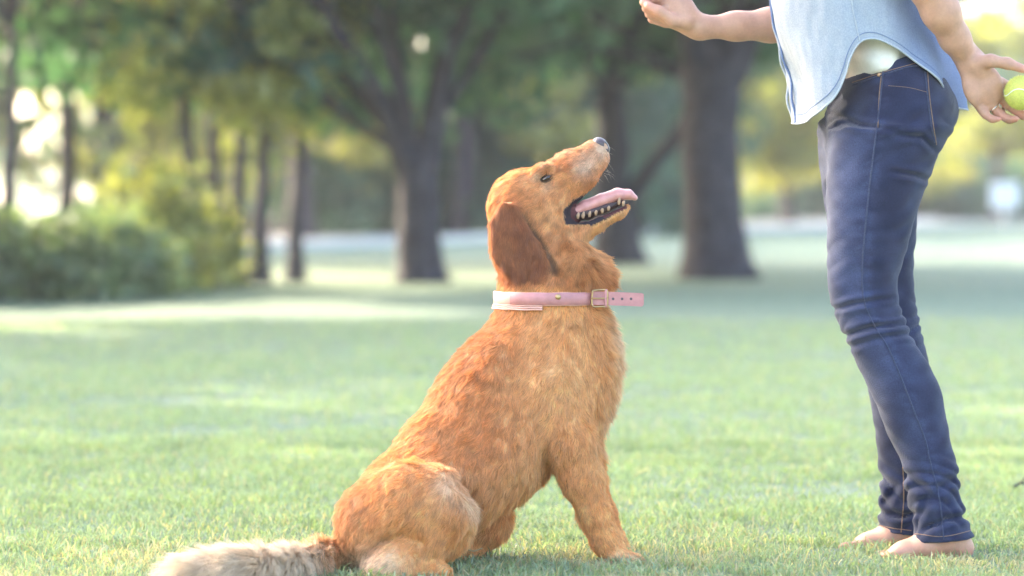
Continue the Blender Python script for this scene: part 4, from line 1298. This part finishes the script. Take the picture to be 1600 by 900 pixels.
# ---- shirt and the vest under it
def loft(name, tab, hem, phis, nv, mtl, parent, wrinkle, top, yc=PY, thick=.0016, colfn=None):
    vt = [r[0] for r in tab]
    fu_ = catmull(vt, [r[1] for r in tab]); bu_ = catmull(vt, [r[2] for r in tab]); bb_ = catmull(vt, [r[3] for r in tab])
    PH, S = np.meshgrid(phis, np.linspace(0, 1, nv), indexing='ij')
    VV = top + (hem(PH) - top) * S
    fu, bu, bb = np.interp(VV, *fu_), np.interp(VV, *bu_), np.interp(VV, *bb_)
    wr = wrinkle(PH, VV)
    uc, au = (fu + bu) / 2, (bu - fu) / 2 + wr * PX
    yy = yc - (bb + wr) * np.sin(PH)
    V = Pn(uc - au * np.cos(PH), VV, yy).reshape(-1, 3)
    n, m_ = len(phis), nv
    i, jj = np.meshgrid(np.arange(n - 1), np.arange(m_ - 1), indexing='ij'); i, jj = i.ravel(), jj.ravel()
    F = np.stack([i * m_ + jj, i * m_ + jj + 1, (i + 1) * m_ + jj + 1, (i + 1) * m_ + jj], 1)
    o = mesh_np(name, V, F, mtl, parent, None if colfn is None else colfn(V, PH.ravel(), VV.ravel()))
    if thick:
        md = o.modifiers.new('thickness', 'SOLIDIFY'); md.thickness = thick; md.offset = -1
    return o, V.reshape(n, m_, 3)
M['vest'] = plain_mat('vest', (.74, .70, .64), .9, noise=140, amount=.05, bump=(220, .3, .001))
def vest_w(ph, v): return .0035 * np.sin(v / 9 + np.sin(ph * 3) * 2.5 + ph * 4) * smooth(20, 90, v)
loft('vest', [(-225, 1300, 1395, .10), (-150, 1250, 1425, .135), (-60, 1275, 1432, .140), (0, 1300, 1438, .144), (60, 1316, 1446, .150), (100, 1318, 1456, .156), (112, 1320, 1460, .155), (132, 1322, 1462, .148)],
     lambda p: 130 - 34 * (1 - np.cos(p)) / 2 - 4, np.linspace(0, 2 * math.pi, 120), 60, M['vest'], person, vest_w, -225)
STAB = [(-245, 1312, 1392, .062), (-226, 1276, 1424, .15), (-200, 1255, 1440, .182), (-150, 1226, 1454, .19), (-60, 1208, 1462, .186), (0, 1203, 1466, .186), (60, 1213, 1480, .192), (120, 1231, 1493, .197), (205, 1246, 1508, .202)]
hx_ = np.radians([0, 12, 30, 50, 62, 70, 78, 88, 98, 112, 128, 145, 165, 180])
hy_ = np.array([192, 193, 186, 170, 148, 122, 92, 66, 60, 74, 104, 136, 166, 172.])
hemc = catmull(hx_, hy_, 300)
def hemf(p):
    q = np.where(p > math.pi, 2 * math.pi - p, p)
    return np.interp(q, *hemc)
ns1, ns2 = Noise(61, .45, dim=2), Noise(62, 1.3, dim=2)
def shirt_w(ph, v):
    p2 = np.stack([ph * 2.6 + v * .002, v / 120], -1)
    low = smooth(-120, 150, v)
    w_ = .0048 * ns1(p2) * (.35 + low) + .0005 * ns2(p2 * 1.6)
    w_ += .006 * np.sin(ph * 8 + v * .012) * low * smooth(1.6, 2.4, ph) * (ph < 3.6)
    w_ -= .010 * np.exp(-((ph - 1.72) / .22)**2) * smooth(-60, 60, v)
    return w_
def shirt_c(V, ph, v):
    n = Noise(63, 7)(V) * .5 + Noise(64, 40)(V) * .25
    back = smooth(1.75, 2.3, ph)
    c = np.array([.305, .335, .39]) * (1 - back[:, None]) + np.array([.19, .235, .36]) * back[:, None]  # bright front and bluish back: fall of light put into the cloth colour
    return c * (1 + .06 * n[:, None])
m, nt, b = mat('chambray'); M['chambray'] = m
a = N(nt, 'ShaderNodeAttribute', attribute_name='col'); co = objcoord(nt)
nz_ = N(nt, 'ShaderNodeTexNoise', Scale=380.0, Detail=4.0); nt.links.new(co, nz_.inputs['Vector'])
c1 = ramp(nt, nz_.outputs['Fac'], [(.25, (.84, .85, .87)), (.75, (1.16, 1.15, 1.12))])
nt.links.new(mix_col(nt, a.outputs['Color'], c1, 1.0, 'MULTIPLY'), b.inputs['Base Color'])
b.inputs['Roughness'].default_value = .9; b.inputs['Specular IOR Level'].default_value = .15
bp = N(nt, 'ShaderNodeBump', Strength=.25, Distance=.0008); nt.links.new(nz_.outputs['Fac'], bp.inputs['Height']); nt.links.new(bp.outputs[0], b.inputs['Normal'])
phis = np.concatenate([np.linspace(rad(2), math.pi, 170), np.linspace(math.pi, rad(352), 120)[1:]])
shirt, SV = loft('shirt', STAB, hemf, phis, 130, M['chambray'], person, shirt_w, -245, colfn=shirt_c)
M['shirt_dark'] = plain_mat('shirt_dark', (.13, .18, .33), .9, noise=200, amount=.2)
M['shirt_pale'] = plain_mat('shirt_pale', (.37, .40, .45), .9, noise=200, amount=.12)
# rolled hem and front edge, as narrow folded bands
V, Qr, Tr = tube(SV[:, -1], .0021, 8); mesh_np('hem', V, [Qr, Tr], M['shirt_pale'], shirt)
hs = SV[:150, -1] + (SV[:150, -8] - SV[:150, -1]) * .9; hs[:, 1] -= .0012
hs[:, 2] += 0
V, Qr, Tr = tube(SV[3:150, -5] - np.array([0, .0008, 0]), .0007, 6); mesh_np('hem_stitch', V, [Qr, Tr], M['shirt_dark'], shirt)
eg = SV[0].copy(); zz = np.linspace(0, 1, len(eg)); eg[:, 0] += .0035 * np.sin(zz * 46) * zz - .001
V, Qr, Tr = tube(eg, .0024, 8); mesh_np('front_edge', V, [Qr, Tr], M['shirt_pale'], shirt)
eg2 = SV[5].copy(); eg2[:, 1] -= .0030; eg2[:, 0] += .0025 * np.sin(zz * 46 + .6) * zz - .0012
V, Qr, Tr = tube(eg2, .0026, 8); mesh_np('placket_fold', V, [Qr, Tr], M['shirt_dark'], shirt)
side = SV[82]
V, Qr, Tr = tube(side - np.array([0, .0010, 0]), .0013, 6); mesh_np('side_seam', V, [Qr, Tr], M['shirt_pale'], shirt)
for arm in (FA, NA):
    pts = np.array([Q5(u_, v_, y_) for u_, v_, y_, _ in arm[:3]])
    pp = fine_path(pts, 26)[:20]
    rr = np.linspace(.075, .055, 20) + .003 * np.sin(np.arange(20) * 1.7)
    V, Qr, Tr = tube(pp, rr, 24); mesh_np('sleeve', V, Qr, M['shirt_pale'], shirt)
    V, Qr, Tr = tube(pp[-3:] , [.060, .062, .060], 24); mesh_np('cuff', V, Qr, M['shirt_pale'], shirt)

# ------------------------------------------------------------------ lawn grass near the subjects
M['dry'] = plain_mat('dry', (.42, .33, .18), .9, noise=60, amount=.3)
nb = 420000
yb_ = np.where(rng.uniform(size=nb) < .62, 1 / rng.uniform(1 / 8.4, 1 / 4.7, nb), 1 / rng.uniform(1 / 17, 1 / 7.6, nb))
xb_ = rng.uniform(-1, 1, nb) * (.185 * yb_ * 1.22 + .95)
pbz = np.stack([xb_, yb_, np.zeros(nb)], 1)
g1, g2 = Noise(71, .9), Noise(72, 4.5)
tuft = g2(pbz * [1, 1, 1]) * .5 + g1(pbz) * .5
keep = rng.uniform(size=nb) < np.clip(.75 + .35 * tuft, .25, 1)
pbz, tuft = pbz[keep], tuft[keep]; nb = len(pbz)
fl = np.interp(pbz[:, 1], [5, 8, 17], [1, 1.15, 1.6])
hgt = np.clip(.0205 + .008 * tuft + rng.normal(0, .006, nb), .008, .05) * np.interp(pbz[:, 1], [5, 12], [1, 1.05])
wid = rng.uniform(.0011, .0021, nb) * fl
th_ = rng.uniform(0, 2 * math.pi, nb)
sdv = np.stack([np.cos(th_), np.sin(th_), np.zeros(nb)], 1)
ln = rng.normal(0, .75, (nb, 2))
lean = np.column_stack([ln, np.zeros(nb)]) * hgt[:, None]
up = np.column_stack([np.zeros((nb, 2)), hgt])
b0, b1 = pbz - sdv * wid[:, None], pbz + sdv * wid[:, None]
mid = pbz + up * .6 + lean * .35
m0, m1_ = mid - sdv * wid[:, None] * .8, mid + sdv * wid[:, None] * .8
tip = pbz + up * np.clip(1 - .25 * np.linalg.norm(ln, axis=1)[:, None], .45, 1) + lean
V = np.stack([b0, b1, m1_, m0, tip], 1).reshape(-1, 3)
i = np.arange(nb)[:, None] * 5
dryw = np.clip(.10 + .35 * smooth(.1, .9, g1(pbz * 1.7 + 4)) * smooth(6.6, 5.4, pbz[:, 1]) + .12 * smooth(6.2, 5.4, pbz[:, 1]), 0, 1)
isdry = rng.uniform(size=nb) < dryw
gc = np.array([.225, .298, .203]) * rng.uniform(.7, 1.35, (nb, 1)) * (1 + .12 * tuft[:, None])
gc2 = np.array([.24, .315, .165]); mx = (rng.uniform(size=nb) < np.clip(.22 + .25 * g2(pbz + 7), .05, .7))[:, None]
gc = np.where(mx, gc2 * rng.uniform(.8, 1.2, (nb, 1)), gc)
gc = np.where(isdry[:, None], np.array([.42, .38, .25]) * rng.uniform(.7, 1.25, (nb, 1)), gc)
grass = mesh_np('grass', V, [i + [0, 1, 2, 3], i + [3, 2, 4]], M['blade'], None, np.repeat(gc, 5, 0), smoothed=False)
tag(grass, 'short lawn grass with pale and dry blades under the dog and the feet', 'grass', kind='stuff')

# fallen bits on the lawn
def fallen_twig(u, v, lenpx, ang, label, r_, mtl):
    B = foot(u, v)
    t = empty('twig', B, label, 'twig')
    dx = lenpx / (FPX / B[1])
    d_ = np.array([math.cos(ang), math.sin(ang) * .4, 0.0]) * dx
    pts = np.array([B + [0, 0, .022], B + d_ * .35 + [0, .01, .030], B + d_ * .7 + [0, 0, .026], B + d_ + [0, -.005, .032]])
    V, Qr, Tr = tube(fine_path(pts, 14), np.linspace(r_, r_ * .5, 14), 7); mesh_np('stem', V, [Qr, Tr], mtl, t)
    s_ = pts[1]; V, Qr, Tr = tube(fine_path(np.array([s_, s_ + d_ * .18 + [0, 0, .014], s_ + d_ * .3 + [0, .01, .024]]), 8), np.linspace(r_ * .6, r_ * .3, 8), 6)
    mesh_np('side_shoot', V, [Qr, Tr], mtl, t)
fallen_twig(1584, 776, 40, .4, 'small dark twig lying on the grass behind the heels', .0035, M['bark'])
fallen_twig(706, 884, 50, .3, "pale dry twig on the grass between the dog's paws", .0022, M['dry'])
def fallen_leaf(u, v, s_, label):
    B = foot(u, v)
    a_ = np.linspace(-1, 1, 9)
    w_ = np.sqrt(np.maximum(1 - a_**2, 0)) * .38
    V = np.concatenate([np.stack([a_ * s_, sg * w_ * s_, .03 + np.abs(w_) * s_ * (.5 if sg else 0) + a_ * s_ * .5], 1) for sg in (-1, 0, 1)]) + B
    n = 9; i_ = np.arange(n - 1)
    F = np.concatenate([np.stack([k_ * n + i_, k_ * n + i_ + 1, (k_ + 1) * n + i_ + 1, (k_ + 1) * n + i_], 1) for k_ in (0, 1)])
    o = mesh_np('fallen_leaf', V, F, M['dry_leaf'])
    md = o.modifiers.new('thickness', 'SOLIDIFY'); md.thickness = .0006
    tag(o, label, 'leaf')
M['dry_leaf'] = plain_mat('dry_leaf', (.60, .55, .22), .7, noise=50, amount=.2)
fallen_leaf(1003, 757, .018, "yellowed fallen leaf on the grass beyond the dog's front paw")

# small white notice on a post by the road
M['white'] = plain_mat('white', (.78, .78, .80), .5, noise=10, amount=.04)
B = foot(1570, 357)
sg = empty('sign', B, 'small white sign board on a grey post beside the road', 'sign')
pxs = FPX / B[1]
def cuboid(name, lo, hi, mtl, parent):
    x0, y0, z0 = lo; x1, y1, z1 = hi
    V = np.array([[x, y, z] for x in (x0, x1) for y in (y0, y1) for z in (z0, z1)], float)
    F = np.array([[0, 1, 3, 2], [4, 6, 7, 5], [0, 4, 5, 1], [2, 3, 7, 6], [0, 2, 6, 4], [1, 5, 7, 3]])
    o = mesh_np(name, V, F, mtl, parent, smoothed=False)
    md = o.modifiers.new('bevel', 'BEVEL'); md.width = .01; md.segments = 2
    return o
zt = P(1570, 285, B[1])[2]; zb = P(1570, 326, B[1])[2]
cuboid('board', B + [-22 / pxs, -.03, zb], B + [22 / pxs, .03, zt], M['white'], sg)
cuboid('post', B + [-.06, .035, 0], B + [.06, .12, zt - .1], M['kerb'], sg)

# ------------------------------------------------------------------ air: a thin even haze over the park
m = bpy.data.materials.new('haze'); M['haze'] = m
m.use_nodes = True
nt = m.node_tree
nt.nodes.remove(nt.nodes['Principled BSDF'])
pv = nt.nodes.new('ShaderNodeVolumePrincipled')
pv.inputs['Color'].default_value = (.93, .95, 1.0, 1)
pv.inputs['Density'].default_value = HAZE
pv.inputs['Anisotropy'].default_value = .45
nt.links.new(pv.outputs[0], nt.nodes['Material Output'].inputs['Volume'])
x0, x1, y0, y1, z0, z1 = -320, 320, -80, 500, -1, 16
V = np.array([[x, y, z] for x in (x0, x1) for y in (y0, y1) for z in (z0, z1)], float)
F = np.array([[0, 1, 3, 2], [4, 6, 7, 5], [0, 4, 5, 1], [2, 3, 7, 6], [0, 2, 6, 4], [1, 5, 7, 3]])
hz = mesh_np('haze', V, F, m, smoothed=False)
tag(hz, 'thin pale evening haze hanging over the park', 'haze', kind='stuff')
